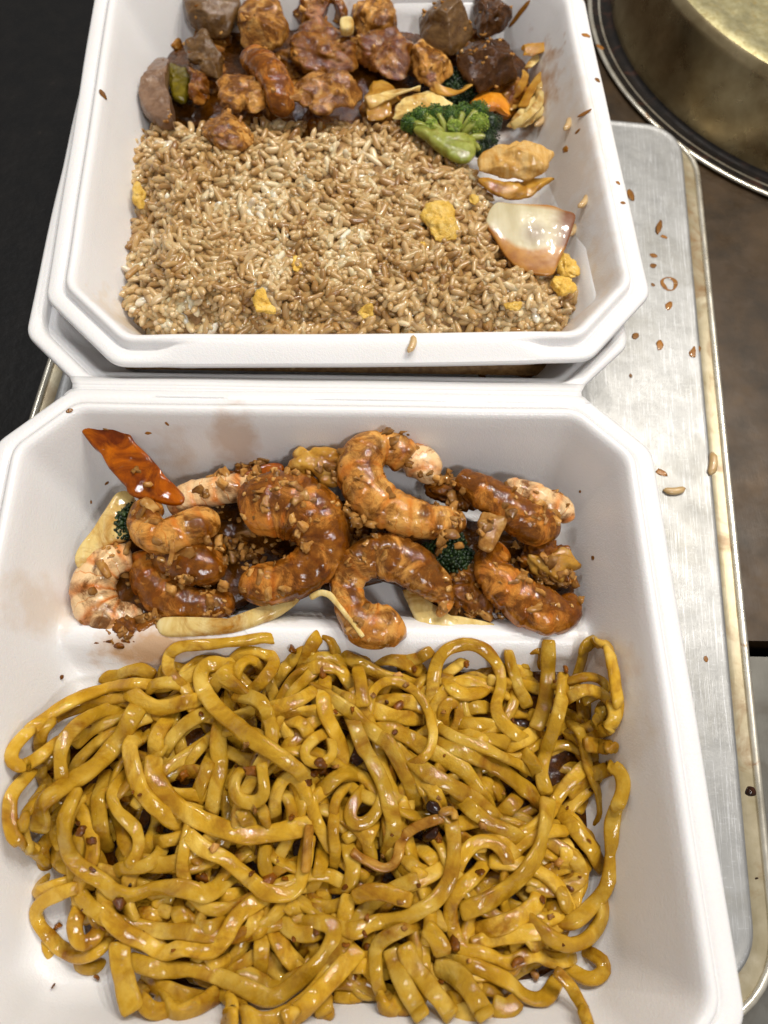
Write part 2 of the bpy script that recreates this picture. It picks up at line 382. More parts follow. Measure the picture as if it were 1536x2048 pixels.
# ------------------------------------------------------------------ round pan upside down at the upper right
PC = np.array([31.16, 30.63]); 
def lathe(prof, n=160, a0=0, a1=2 * math.pi):
    A = np.linspace(a0, a1, n, endpoint=False)
    return loft([np.c_[r * np.cos(A), r * np.sin(A), np.full(n, z)] for r, z in prof])
pot = link('round_pan', None, loc=(PC[0], PC[1], GZ))
tag(pot, 'round stainless steel pan turned upside down with burnt rim beside the tray', 'pan')
V, F = lathe([(14.6, .05), (15.6, .03), (15.95, .08), (16.05, .18), (15.98, .28), (15.8, .26), (15.0, .2)])
link('lip', me_from('lip', V, F), M['bead'], pot)
V, F = lathe([(15.78, .27), (15.3, .22), (14.9, .22), (14.66, .3), (14.6, .5)])
link('burnt_groove', me_from('burnt_groove', V, F), M['burnt'], pot)
V, F = lathe([(14.64, .3), (14.6, .6), (14.45, 2.0), (14.3, 3.6), (14.2, 4.5), (14.1, 4.85), (13.85, 5.05)])
link('wall', me_from('wall', V, F), M['steel'], pot)
V, F = lathe([(13.86, 5.05), (13.6, 5.12), (13.0, 5.14), (12.6, 5.02), (12.2, 4.98), (6, 4.98), (.2, 4.98)])
link('base', me_from('base', V, F), M['steel_top'], pot)

# ------------------------------------------------------------------ foam containers
def octa(hw, hl, cx, cy, d, nl=40, nc=8, r=.42, nr=6):
    nx, ny = cy, cx; L = math.hypot(nx, ny); nx /= L; ny /= L
    k = nx * hw + ny * (hl - cy) - d                       # chamfer line nx*x+ny*y=k
    X, Y = hw - d, hl - d
    a = (X, (k - nx * X) / ny); b = ((k - ny * Y) / nx, Y)
    if a[1] < 0.05: a = (X, .05)
    if b[0] < 0.05: b = (.05, Y)
    C = [a, b, (-b[0], b[1]), (-a[0], a[1]), (-a[0], -a[1]), (-b[0], -b[1]), (b[0], -b[1]), (a[0], -a[1])]
    C = np.array(C); out = []
    n = 8
    for i in range(n):
        p, c, q = C[i - 1], C[i], C[(i + 1) % n]
        u = (p - c); v = (q - c); lu = np.linalg.norm(u) + 1e-9; lv = np.linalg.norm(v) + 1e-9
        rr_ = min(r, .45 * lu, .45 * lv); A = c + u / lu * rr_; B = c + v / lv * rr_
        for t_ in np.linspace(0, 1, nr): out.append((1 - t_) ** 2 * A + 2 * t_ * (1 - t_) * c + t_ * t_ * B)
        # edge from B to the next corner
        c2 = C[(i + 1) % n]; w = C[(i + 2) % n] - c2; l2 = lv; lw = np.linalg.norm(w) + 1e-9
        r2 = min(r, .45 * l2, .45 * lw); E_ = c2 - v / lv * r2
        m = nc if i in (0, 2, 4, 6) else nl
        for t_ in np.linspace(0, 1, m + 1)[1:-1]: out.append(B + (E_ - B) * t_)
    return np.array(out)

def container_base(name, mat, parent, hw, hl, cx, cy, z0, tab_side, ridge=None, lid=False, loc=(0, 0, 0), depth=None, bulge=.06, seed=3):
    """pressed foam tray; z0 is the flange level above the local origin; tab_side: sign of the y side with the closing tab"""
    bot = .12
    fl = .42 if not lid else .35
    outer = [(4.0, bot), (3.1, bot), (2.85, bot + .1), (1.3, z0 - .9), (1.05, z0 - .42), (.9, z0 - .34), (.2, z0 - .34), (.04, z0 - .3), (0, z0 - .17), (.04, z0 - .05), (.14, z0)]
    if not lid:
        inner = [(.35, z0 + .01), (.55, z0), (.63, z0 - .05), (.68, z0 - .12), (.74, z0 - .08), (.78, z0 + .14), (.83, z0 + .26), (.92, z0 + .32), (1.04, z0 + .31), (1.14, z0 + .24), (1.23, z0 + .1),
                 (1.4, z0 - .35)]
        w0, w1 = (1.4, z0 - .35), (2.4, 1.35)
    else:
        inner = [(.25, z0 + .0), (.45, z0 - .01), (.54, z0 - .05), (.61, z0 - .14), (.7, z0 - .35)]
        w0, w1 = (.7, z0 - .35), (1.5, 1.35)
    for k in range(1, 13): t_ = k / 12; inner.append((w0[0] + (w1[0] - w0[0]) * t_, w0[1] + (w1[1] - w0[1]) * t_))
    inner += [(w1[0] + .1, 1.1), (w1[0] + .25, .88), (w1[0] + .45, .7), (w1[0] + .7, .57), (w1[0] + 1.0, .48), (w1[0] + 1.4, .43), (w1[0] + 1.8, .42)]
    loops = []
    for d, z in outer: loops.append(with_z(octa(hw, hl, cx, cy, d), z))
    no = len(loops)
    for d, z in inner: loops.append(with_z(octa(hw, hl, cx, cy, d), z))
    last = loops[-1]
    for s_ in np.linspace(1, 0, 34)[1:-1]: loops.append(np.c_[last[:, :2] * s_, last[:, 2]])
    loops.append(np.c_[last[:, :2] * .004, last[:, 2]])
    V, F = loft(loops, close_first=True, close_last=True)
    n = len(loops[0]); idx = np.arange(len(V)) // n
    inner_m = idx >= no
    # closing tab: the groove between flange and lip is filled along the middle of one side
    if not lid:
        q = sstep((7.6 - np.abs(V[:, 0])) / 1.3) * ((V[:, 1] * tab_side) > hl - 1.4)
        dist = hl - V[:, 1] * tab_side
        top = (idx >= no - 3) & (dist < .95)
        target = z0 + .27 - .38 * np.clip((.95 - dist) / .95, 0, 1) ** 1.6
        V[:, 2] = np.where(top, V[:, 2] * (1 - q) + target * q, V[:, 2])
        low = (~inner_m) & (idx < no - 3) & (dist < .3)
        V[:, 2] = np.where(low, V[:, 2] - .1 * q, V[:, 2])
        dip = np.exp(-((np.abs(V[:, 0]) - 8.0) / .9) ** 2) * (dist < 1.5) * (V[:, 1] * tab_side > 0)
        V[:, 2] -= dip * .05 * (idx > 5)
    if ridge:
        h = np.zeros(len(V))
        for (x0, y0, x1, y1, hh, wt, wb) in ridge:
            p = V[:, :2] - (x0, y0); dv = np.array((x1 - x0, y1 - y0)); L2 = (dv ** 2).sum()
            tt = np.clip((p @ dv) / L2, 0, 1); dd = np.linalg.norm(p - tt[:, None] * dv, axis=1)
            h = np.maximum(h, hh * (1 - sstep((dd - wt) / (wb - wt))))
        zz = .42 + h; k_ = .25
        a = V[:, 2]; hmix = np.clip(.5 + .5 * (zz - a) / k_, 0, 1)
        sm = a * (1 - hmix) + zz * hmix + k_ * hmix * (1 - hmix)
        V[:, 2] = np.where(inner_m & (idx > no + 10), sm, a)
    # soft unevenness of pressed foam
    top = idx > 6
    V[:, 2] += np.where(top, .03 * fbm(np.c_[V[:, :2] * .22, V[:, 2] * .1], seed, 2), 0)
    V[:, 0] += bulge * fbm(np.c_[V[:, :2] * .16, V[:, 2] * .12 + 5], seed + 9, 2)
    V[:, 1] += bulge * fbm(np.c_[V[:, :2] * .16, V[:, 2] * .12 + 15], seed + 19, 2)
    o = link(name, me_from(name, V, F), mat, parent, loc)
    return o, V, F

# container A: base in front, hinge, lid behind
stA = [((-3.6, 9.6, 3.4), 1.1, 1.5, .45, (176, 128, 70)), ((-5.9, 8.9, 3.2), 1.0, 1.2, .4, (190, 148, 96)),
       ((-6.4, 2.2, 1.9), 2.4, 1.0, .8, (186, 138, 78)), ((-10.2, 3.4, 2.6), 1.4, 1.2, .35, (200, 170, 130)),
       ((9.6, 1.4, 2.2), 1.2, 1.3, .35, (196, 150, 100)), ((10.2, -1.0, 2.6), .9, 1.5, .25, (200, 170, 120))]
stB = [((8.4, -7.6, 3.0), 2.6, 3.0, .45, (206, 172, 130)), ((10.0, 0, 3.0), 1.6, 6.5, .4, (210, 184, 152)),
       ((9.4, 5.6, 2.5), 1.2, 2.6, .75, (176, 124, 58)), ((-9.0, -8.6, 3.0), 1.6, 1.6, .5, (214, 180, 120)), ((4, 6, .5), 6, 5, .8, (150, 96, 44))]
M['foamA'] = foam('white_foam_front_container', stA)
M['foamB'] = foam('white_foam_rear_container', stB)
M['foamL'] = foam('white_foam_lid', [])
M['foamH'] = foam('white_foam_hinge', [])
HWA, LA = 12.0, 22.7
contA = link('foam_container', None, loc=(0, 0, 0))
tag(contA, 'open white foam takeout container holding shrimp and noodles, its lid folded back', 'takeout container')
ridgeA = [(-12, -8.55 + 11.35 - .0, 12, -8.75 + 11.35, 1.4, .15, 1.6)]
baseA, VA, FA = container_base('base', M['foamA'], contA, HWA, LA / 2, 2.4, 2.42, 4.5, -1, ridge=ridgeA, loc=(0, -LA / 2, 0))
# lid: flange level 3.95, front edge at y=.55
LYD = 0.30
lidA, VL, FL = container_base('lid', M['foamL'], contA, HWA, 12.4, 2.5, 2.45, 3.95, 1, lid=True, loc=(0, LYD + 12.4, 0), seed=8)
# hinge: grooved strip
ys = np.array([-.42, -.3, -.16, -.05, .0, .05, .14, .2, .26, .34, .46, .6, .8]); zs = np.array([4.505, 4.50, 4.46, 4.40, 4.36, 4.40, 4.42, 4.38, 4.30, 4.30, 4.24, 4.14, 3.99])
xs = np.linspace(-1, 1, 60); V = []; F = []
for k, (y, z) in enumerate(zip(ys, zs)):
    w = 9.62 + .55 * max(0, abs(y - .1) - .05)
    for x in xs: V.append((x * w, y, z + .012 * math.sin(x * 9)))
nx_ = len(xs); nt = len(V)
V += [(x, y, z - .22) for x, y, z in V]
for k in range(len(ys) - 1):
    for i in range(nx_ - 1):
        a = k * nx_ + i; F.append([a, a + 1, a + 1 + nx_, a + nx_]); F.append([nt + a, nt + a + nx_, nt + a + 1 + nx_, nt + a + 1])
for k in range(len(ys) - 1):
    for i in (0, nx_ - 1):
        a = k * nx_ + i; f = [a, a + nx_, nt + a + nx_, nt + a]; F.append(f if i == 0 else f[::-1])
for k in (0, len(ys) - 1):
    for i in range(nx_ - 1):
        a = k * nx_ + i; f = [a, nt + a, nt + a + 1, a + 1]; F.append(f if k == 0 else f[::-1])
link('hinge', me_from('hinge', V, F), M['foamH'], contA)

# container B, standing in the lid of A
BX, BY, BT = .954, 1.107, .03336
LB = 24.6
dirB = np.array([-math.sin(BT), math.cos(BT)])
cB = np.array([BX, BY]) + dirB * LB / 2
B0 = .60
contB = link('foam_container', None, loc=(cB[0], cB[1], B0), rot=(0, 0, BT))
tag(contB, 'open white foam takeout container holding fried rice, meat and broccoli, set on the other one', 'takeout container')
baseB, VB, FB = container_base('base', M['foamB'], contB, HWA, LB / 2, 2.94, 3.11, 4.805 - B0, -1, loc=(0, 0, 0), seed=21)

def toW_A(V): return V + np.array([0, -LA / 2, 0])
def toW_L(V): return V + np.array([0, LYD + 12.4, 0])
def toW_B(V):
    c, s_ = math.cos(BT), math.sin(BT); return np.c_[cB[0] + c * V[:, 0] - s_ * V[:, 1], cB[1] + s_ * V[:, 0] + c * V[:, 1], V[:, 2] + B0]
def B_w(x, y): c, s_ = math.cos(BT), math.sin(BT); return np.array([cB[0] + c * x - s_ * y, cB[1] + s_ * x + c * y])
Vt = np.array([(-16, -24, 0.0), (17.0, -24, 0), (17.0, 24, 0), (-16, 24, 0)])
allV = [toW_A(VA), toW_L(VL), toW_B(VB), Vt]; allF = []; off = 0
for v, f in zip(allV, (FA, FL, FB, [[0, 1, 2, 3]])):
    allF += [[i + off for i in q] for q in f]; off += len(v)
BVH = BVHTree.FromPolygons([tuple(v) for v in np.concatenate(allV)], allF)
def hit(px, py):
    d = ray(px, py); r = BVH.ray_cast(Vector(CAM), Vector(d).normalized())
    if r[0] is None: return at(px, py, .04), np.array([0, 0, 1.0])
    return np.array(r[0]), np.array(r[1])

# ------------------------------------------------------------------ height map of everything piled up so far
GX0, GY0, GR = -14.0, -24.0, .06
NX, NY = int(29 / GR), int(50 / GR)
H = np.zeros((NX, NY))
def stamp_pts(P):
    i = ((P[:, 0] - GX0) / GR).astype(int); j = ((P[:, 1] - GY0) / GR).astype(int)
    ok = (i >= 0) & (i < NX) & (j >= 0) & (j < NY); np.maximum.at(H, (i[ok], j[ok]), P[ok, 2])
def cells(x, y): return np.clip(((x - GX0) / GR).astype(int), 0, NX - 1), np.clip(((y - GY0) / GR).astype(int), 0, NY - 1)
# containers into the map by vertical casts on a coarse grid
gs = 5
cx_ = np.arange(0, NX, gs); cy_ = np.arange(0, NY, gs); Hc = np.zeros((len(cx_), len(cy_)))
for a, i in enumerate(cx_):
    for b, j in enumerate(cy_):
        r = BVH.ray_cast(Vector((GX0 + i * GR, GY0 + j * GR, 20)), Vector((0, 0, -1))); Hc[a, b] = r[0][2] if r[0] else 0
H = np.maximum(H, np.kron(Hc, np.ones((gs, gs)))[:NX, :NY])
H0 = H.copy()

def catmull(P, step, closed=False):
    P = np.asarray(P, float); n = len(P)
    if closed: Q = np.r_[P[-1:], P, P[:2]]; m = n
    else: Q = np.r_[2 * P[:1] - P[1:2], P, 2 * P[-1:] - P[-2:-1]]; m = n - 1
    out = []
    for i in range(m):
        p0, p1, p2, p3 = Q[i], Q[i + 1], Q[i + 2], Q[i + 3]
        k = 12
        for t_ in np.arange(k) / k:
            out.append(.5 * (2 * p1 + (p2 - p0) * t_ + (2 * p0 - 5 * p1 + 4 * p2 - p3) * t_ ** 2 + (3 * p1 - p0 - 3 * p2 + p3) * t_ ** 3))
    if not closed: out.append(P[-1])
    out = np.array(out)
    if closed: out = np.r_[out, out[:1]]
    L = np.r_[0, np.cumsum(np.linalg.norm(np.diff(out[:, :2], axis=0), axis=1))]
    if closed: ts = np.linspace(0, L[-1], int(step) + 1)[:-1]
    else: ts = np.linspace(0, L[-1], max(6, int(L[-1] / step)))
    return np.stack([np.interp(ts, L, out[:, k]) for k in range(out.shape[1])], 1)

# ------------------------------------------------------------------ general lumpy piece from its outline
def pillow(name, outline, zmid, th, mat, label=None, cat=None, group=None, sq=2.4, amp=.08, freq=1.1, seed=0, tilt=(0, 0), bowl=0.0, bottom=.6,
           ridge=0.0, N=72, parent=None, ploc=(0, 0, 0), stamp=True, crease=0.0, corr=None, cuts=0, world=False, kr=16):
    O = np.asarray(outline, float)
    P = O if world else at(O[:, 0], O[:, 1], zmid)[:, :2]
    L = catmull(P, N, closed=True); c = L.mean(0)
    if ((L[:, 0] - c[0]) * (np.roll(L[:, 1], -1) - L[:, 1]) - (L[:, 1] - c[1]) * (np.roll(L[:, 0], -1) - L[:, 0])).sum() < 0: L = L[::-1]
    loops = []; E = []
    def z_of(s_): return (1 - s_ ** sq) ** (1 / sq)
    bs = 1 - np.linspace(0, 1, 7)[:-1] ** 2
    tsn_ = np.sin(np.linspace(math.pi / 2, 0, kr + 1))[1:-1]; tsn_ = np.r_[tsn_[:-1], tsn_[-1], tsn_[-1] * .5]
    for s_ in np.r_[bs[::-1], tsn_]: E += [s_] * N
    for s_ in bs[::-1]: loops.append(np.c_[c + (L - c) * s_, np.full(N, -bottom * th * z_of(s_))])
    tsn = np.sin(np.linspace(math.pi / 2, 0, kr + 1))[1:-1]
    tsn = np.r_[tsn[:-1], tsn[-1], tsn[-1] * .5]
    for s_ in tsn: loops.append(np.c_[c + (L - c) * s_, np.full(N, th * z_of(s_))])
    V, F = loft(loops, close_first=True, close_last=True)
    if cuts:
        rc = np.random.RandomState(seed + 900); sc_ = np.r_[np.ptp(L, axis=0) / 2, th]; U = (V - np.r_[c, 0]) / sc_
        for _k in range(cuts):
            nv = rc.randn(3) * (1, 1, .9); nv[2] = abs(nv[2]) * .9 + .1; nv /= np.linalg.norm(nv); dd_ = rc.uniform(.55, .85)
            ov = np.maximum(0, U @ nv - dd_); U = U - ov[:, None] * nv * .95
        V = U * sc_ + np.r_[c, 0]
    cen = np.r_[c, 0]; nrm = V - cen; nrm[:, 2] *= (np.ptp(L, axis=0).mean() * .5 / max(th, .05)) * .8
    nrm /= np.linalg.norm(nrm, axis=1)[:, None] + 1e-9
    Q = np.c_[V[:, :2], V[:, 2] * 1.3]
    d = amp * fbm(Q * freq, seed, 4)
    if ridge: d = d + ridge * (ridged(Q * freq * .8, seed + 50, 3) - .5)
    if crease: d = d - crease * np.exp(-(vnoise(Q * freq * .7, seed + 90) / .16) ** 2)
    V = V + nrm * d[:, None]
    if corr: V[:, 2] += corr[0] * np.sin((V[:, 0] * corr[1] + V[:, 1] * corr[2]))
    rel = V[:, :2] - c
    V[:, 2] += zmid + rel @ np.array(tilt) + bowl * (rel ** 2).sum(1)
    if stamp:
        top = V[len(bs) * N:]; stamp_pts(top)
        for dx in (-GR, GR):
            stamp_pts(top + (dx, 0, 0)); stamp_pts(top + (0, dx, 0))
    o, cc = solid(name, V, F, mat, parent, ploc, rnd=(seed * .377) % 1, attrs={'edge': E})
    if cat: tag(o, label, cat, group)
    elif label: o['label'] = label
    o_data[o.name] = (V, F, cc)
    return o
o_data = {}

# crumb meshes (shared)
def ico(sub=1):
    import bmesh
    bm = bmesh.new(); bmesh.ops.create_icosphere(bm, subdivisions=sub, radius=1.0)
    V = np.array([v.co[:] for v in bm.verts]); F = [[v.index for v in f.verts] for f in bm.faces]; bm.free(); return V, F
I1 = ico(1); I2 = ico(2); I3 = ico(3)
def crumbs(mat, name, n, sx, amp=.35, box=.0, src=I2):
    out = []
    for k in range(n):
        V = src[0].copy()
        if box: V = np.sign(V) * np.abs(V) ** (1 - box)
        V = V * (1 + amp * fbm(V * .9 + k * 7.7, 300 + k, 3))[:, None] * np.array(sx)
        me = me_from(name, V, src[1], rnd=(k * .618) % 1); me.materials.append(mat); out.append(me)
    return out
GAR = crumbs(M['garlic'], 'garlic_bit', 14, (.15, .115, .08), .9, .45, I2)
CRU = crumbs(M['crumb'], 'sauce_crumb', 9, (.16, .12, .08), .8, .2)
CHA = crumbs(M['char'], 'char_crumb', 4, (.22, .14, .1), .4, 0)
DRP = crumbs(M['amber'], 'sauce_drop', 8, (1, .8, .05), .45, 0)

def scatter_on(o, meshes, n, name='garlic_bit', smin=.7, smax=1.3, nz=.35, seed=0, focus=None):
    """small bits stuck to the upper side of a piece: children of it"""
    V, F, cc = o_data[o.name]; rs = np.random.RandomState(seed)
    Fa = np.array([f for f in F if len(f) == 4]); a, b, d = V[Fa[:, 0]], V[Fa[:, 1]], V[Fa[:, 2]]
    nn = np.cross(b - a, d - a); ar = np.linalg.norm(nn, axis=1); nn = nn / (ar[:, None] + 1e-9)
    cen = (a + d) / 2
    # facing up and towards the open side
    ok = (nn[:, 2] > nz) & (ar > 1e-5)
    w = ar * ok * np.clip(vnoise(cen * .9, seed + 3) + .4, .02, 1) ** 2.5
    if focus is not None: w = w * np.exp(-((cen[:, :2] - focus[:2]) ** 2).sum(1) / focus[2] ** 2)
    if w.sum() <= 0: return
    for i in rs.choice(len(Fa), n, p=w / w.sum()):
        me = meshes[rs.randint(len(meshes))]
        k = smin + (smax - smin) * rs.rand() ** 2
        p = cen[i] - nn[i] * .012 * k
        ob = bpy.data.objects.new(name, me); COL.objects.link(ob); ob.parent = o
        ob.location = tuple((p - cc) * S); ob.scale = (k, k, k)
        q = Vector(nn[i]).to_track_quat('Z', 'Y').to_euler(); ob.rotation_euler = (q.x + rs.randn() * .25, q.y + rs.randn() * .25, rs.rand() * 6.28); ob.scale = (k * rs.uniform(.7, 1.4), k * rs.uniform(.7, 1.2), k)

# ------------------------------------------------------------------ swept strands (noodles, onion strips, shrimp bodies)
def sweep(P3, W, T, roll, nseg=12, sup=3.2, cap=True, up=None):
    n = len(P3); Tn = np.gradient(P3, axis=0); Tn /= np.linalg.norm(Tn, axis=1)[:, None] + 1e-9
    side = np.c_[-Tn[:, 1], Tn[:, 0], np.zeros(n)]; side /= np.linalg.norm(side, axis=1)[:, None] + 1e-9
    nor = np.cross(Tn, side); nor *= np.sign(nor[:, 2:3] + 1e-9); side = np.cross(nor, Tn)
    cr, sr = np.cos(roll)[:, None], np.sin(roll)[:, None]
    s2 = side * cr + nor * sr; n2 = -side * sr + nor * cr
    A = np.linspace(0, 2 * math.pi, nseg, endpoint=False)
    ca = np.sign(np.cos(A)) * np.abs(np.cos(A)) ** (2 / sup); sa = np.sign(np.sin(A)) * np.abs(np.sin(A)) ** (2 / sup)
    V = P3[:, None, :] + s2[:, None, :] * (ca[None, :, None] * W[:, None, None]) + n2[:, None, :] * (sa[None, :, None] * T[:, None, None])
    F = []
    for k in range(n - 1):
        for i in range(nseg):
            j = (i + 1) % nseg; F.append([k * nseg + i, k * nseg + j, (k + 1) * nseg + j, (k + 1) * nseg + i])
    F.append(list(range(nseg))[::-1]); F.append(list(range((n - 1) * nseg, n * nseg)))
    return V.reshape(-1, 3), F, (s2, n2, Tn)

def drape(x, y, w, t_, step):
    h = []
    for dx, dy in ((0, 0), (.3 * w, 0), (-.3 * w, 0), (0, .3 * w), (0, -.3 * w)):
        i, j = cells(x + dx, y + dy); h.append(H[i, j])
    h = np.mean(h, 0) + t_ * .36
    n = len(x); s_ = np.arange(n) * step
    env = (h[None, :] - .34 * (s_[:, None] - s_[None, :]) ** 2).max(1)
    k = np.exp(-np.linspace(-2, 2, 9) ** 2); k /= k.sum()
    e = np.convolve(np.r_[[env[0]] * 4, env, [env[-1]] * 4], k, 'valid')
    return e
def stamp_strand(P, w, t_):
    r = int(w * .5 / GR)
    for p in P[::2]:
        i = int((p[0] - GX0) / GR); j = int((p[1] - GY0) / GR)
        if i < r or j < r or i >= NX - r - 1 or j >= NY - r - 1: continue
        H[i - r:i + r + 1, j - r:j + r + 1] = np.maximum(H[i - r:i + r + 1, j - r:j + r + 1], np.where(_disk(r), p[2] + t_ * .42, -9))
_dc = {}
def _disk(r):
    if r not in _dc:
        a = np.arange(-r, r + 1); _dc[r] = (a[:, None] ** 2 + a[None, :] ** 2) <= r * r
    return _dc[r]

NPOLY = np.array([(20, 1500), (60, 1420), (200, 1335), (330, 1290), (600, 1250), (800, 1300), (1000, 1290), (1130, 1290), (1215, 1300), (1240, 1450), (1250, 1600),
                  (1230, 1800), (1170, 1900), (1190, 1970), (1000, 2040), (700, 2050), (480, 2030), (280, 2020), (230, 1930), (110, 1930), (70, 1800), (25, 1680)], float)
def poly_dist(P, poly):
    """signed distance (positive inside)"""
    P = np.atleast_2d(P); n = len(poly); dm = np.full(len(P), 1e9); ins = np.zeros(len(P), bool)
    for i in range(n):
        a, b = poly[i], poly[(i + 1) % n]; ab = b - a; t_ = np.clip(((P - a) @ ab) / (ab @ ab), 0, 1)
        dm = np.minimum(dm, np.linalg.norm(P - a - t_[:, None] * ab, axis=1))
        c = ((a[1] > P[:, 1]) != (b[1] > P[:, 1])) & (P[:, 0] < (b[0] - a[0]) * (P[:, 1] - a[1]) / (b[1] - a[1] + 1e-12) + a[0]); ins ^= c
    return np.where(ins, dm, -dm)
NW = at(NPOLY[:, 0], NPOLY[:, 1], 2.3)[:, :2]
def mound(x, y):
    d = poly_dist(np.c_[x, y], NW); return 1.5 + 2.7 * sstep((d + .2) / 3.2)
def squash(z, x, y, extra):
    i, j = cells(x, y); cap = np.maximum(mound(x, y) + extra, H0[i, j] + .3); return np.where(z > cap, cap + (z - cap) * .3, z)

def strand(name, pts, w, t_, mat, pix=True, tuck=(0, 0), zg=3.0, extra=0.0, seed=0, roll_amp=.35, label=None, cat='noodle', group=None, step=.13, limit=True, zfix=None, roll0=0.0, nseg=12, wav=.1):
    rs = np.random.RandomState(seed + 11)
    if pix:
        pts = [tuple(map(float, p)) for p in pts]
        if tuck[0]: v = np.subtract(pts[0], pts[1]); pts = [tuple(np.array(pts[0]) + v / (np.linalg.norm(v) + 1e-6) * 22)] + pts
        if tuck[1]: v = np.subtract(pts[-1], pts[-2]); pts = pts + [tuple(np.array(pts[-1]) + v / (np.linalg.norm(v) + 1e-6) * 22)]
        pp = catmull(pts, 4.0)
        q = at(pp[:, 0], pp[:, 1], zg)
        for it in range(2):
            L = np.r_[0, np.cumsum(np.linalg.norm(np.diff(q[:, :2], axis=0), axis=1))]; st = L[-1] / (len(q) - 1)
            z = drape(q[:, 0], q[:, 1], w, t_, st)
            if limit: z = squash(z, q[:, 0], q[:, 1], extra)
            q = at(pp[:, 0], pp[:, 1], z)
    else:
        xy = catmull(pts, step); L = np.r_[0, np.cumsum(np.linalg.norm(np.diff(xy, axis=0), axis=1))]; st = L[-1] / (len(xy) - 1)
        z = drape(xy[:, 0], xy[:, 1], w, t_, st)
        if limit: z = squash(z, xy[:, 0], xy[:, 1], extra)
        q = np.c_[xy, z]
    L = np.r_[0, np.cumsum(np.linalg.norm(np.diff(q, axis=0), axis=1))]
    m = max(8, int(L[-1] / step)); ts = np.linspace(0, L[-1], m); P = np.stack([np.interp(ts, L, q[:, k]) for k in range(3)], 1)
    kk = np.exp(-np.linspace(-1.5, 1.5, 5) ** 2); kk /= kk.sum()
    for k in range(3): P[:, k] = np.convolve(np.r_[[P[0, k]] * 2, P[:, k], [P[-1, k]] * 2], kk, 'valid')
    for k, d_ in ((0, ts), (1, L[-1] - ts)):
        if tuck[k]: P[:, 2] -= tuck[k] * (1 - sstep(d_ / 1.15))
    nz1 = fbm(np.c_[ts * .5 + seed * 5.3, np.zeros(m), np.zeros(m)], seed % 97, 2); nz2 = fbm(np.c_[ts * 1.3 + seed, np.zeros(m) + 4, np.zeros(m)], seed % 89, 2)
    roll = roll0 + roll_amp * 2 * nz1
    W = w / 2 * (1 + wav * nz2); T = t_ / 2 * (1 + .12 * nz1)
    e = np.minimum(ts, L[-1] - ts); endk = np.where(e < .08, .82, 1.0); W = W * endk; T = T * endk
    V, F, _ = sweep(P, W, T, roll, nseg)
    V = V + .022 * fbm(V * 2.2, seed % 71, 2)[:, None] * np.array([1, 1, 1])
    stamp_strand(P, w, t_)
    o, cc = solid(name, V, F, mat, rnd=rs.rand())
    if cat: tag(o, label, cat, group)
    o_data[o.name] = (V, F, cc)
    return o

# ================================================================== CONTAINER A: shrimp side
def c4(P): return [(100 + x * .3906, 820 + y * .3906) for x, y in P]
def c5(P): return [(600 + x * .4232, 820 + y * .4232) for x, y in P]
# dark sauce pooled under everything
pdl = pillow('sauce_puddle', c4([(130, 1180), (420, 1215), (640, 1160), (900, 1060), (1150, 930), (1500, 800), (1490, 480), (1200, 420), (900, 480), (620, 560), (300, 700), (170, 900)]), 1.0, .55, M['sauce'],
       'dark brown sauce pooled beneath the shrimp at the left', 'sauce', amp=.16, freq=1.3, seed=2, sq=2.4, ridge=.06, N=110, kr=30)
pdr = pillow('sauce_puddle', c5([(0, 620), (100, 480), (300, 420), (700, 480), (980, 560), (1180, 640), (1300, 760), (1290, 900), (1150, 1040), (900, 1030), (620, 950), (400, 800), (120, 860)]), 1.0, .6, M['sauce'],
       'dark brown sauce pooled beneath the shrimp at the right', 'sauce', amp=.18, freq=1.3, seed=5, sq=2.4, ridge=.06, N=110, kr=30)

scatter_on(pdl, GAR, 110, seed=71, smin=.5, smax=1.5); scatter_on(pdr, GAR, 110, seed=72, smin=.5, smax=1.5)
car = pillow('carrot_slice', c4([(150, 95), (270, 98), (390, 110), (425, 150), (450, 190), (490, 220), (520, 250), (560, 290), (590, 330), (640, 370), (680, 420), (640, 450), (520, 440), (400, 420), (380, 380), (330, 330), (300, 300), (270, 240), (240, 220), (200, 170)]),
       3.3, .22, M['carrot'], 'long dark orange carrot slice leaning up the rear wall at the left', 'carrot slice', sq=5, amp=.03, seed=7, tilt=(-.15, .32), corr=(.05, 6, -4), bottom=.8)
scatter_on(car, GAR, 4, seed=4, smin=.8, smax=1.3)
pillow('carrot_slice', c4([(740, 390), (870, 355), (1000, 330), (1120, 290), (1190, 290), (1190, 330), (1050, 370), (900, 410), (780, 430)]), 2.5, .25, M['carrot'],
       'thin orange carrot slice behind the pale shrimp', 'carrot slice', sq=4, amp=.03, seed=9, tilt=(0, .2))
pillow('onion_piece', c4([(350, 440), (405, 425), (440, 470), (400, 640), (300, 700), (175, 815), (140, 800), (150, 740), (230, 620), (300, 510)]), 2.1, .3, M['onion'],
       'pale onion petal with browned edge against the left wall', 'onion piece', sq=3, amp=.04, seed=12, tilt=(-.25, .1), bowl=.03)
pillow('onion_piece', c4([(550, 1080), (600, 1065), (800, 1090), (1000, 1060), (1150, 1000), (1260, 950), (1290, 960), (1200, 1040), (1050, 1110), (900, 1150), (700, 1165), (580, 1160), (545, 1120)]), 1.75, .33, M['onion'],
       'long pale onion strip curving along the front of the left shrimp', 'onion piece', sq=3, amp=.04, seed=14, bottom=1)
pillow('onion_piece', c5([(480, 850), (540, 870), (620, 960), (760, 980), (900, 1010), (1040, 1060), (1050, 1100), (900, 1090), (700, 1070), (570, 1030), (530, 960)]), 1.45, .3, M['onion'],
       'translucent curved onion slice in front of the right shrimp', 'onion piece', sq=3, amp=.05, seed=15, corr=(.03, 2, 9))
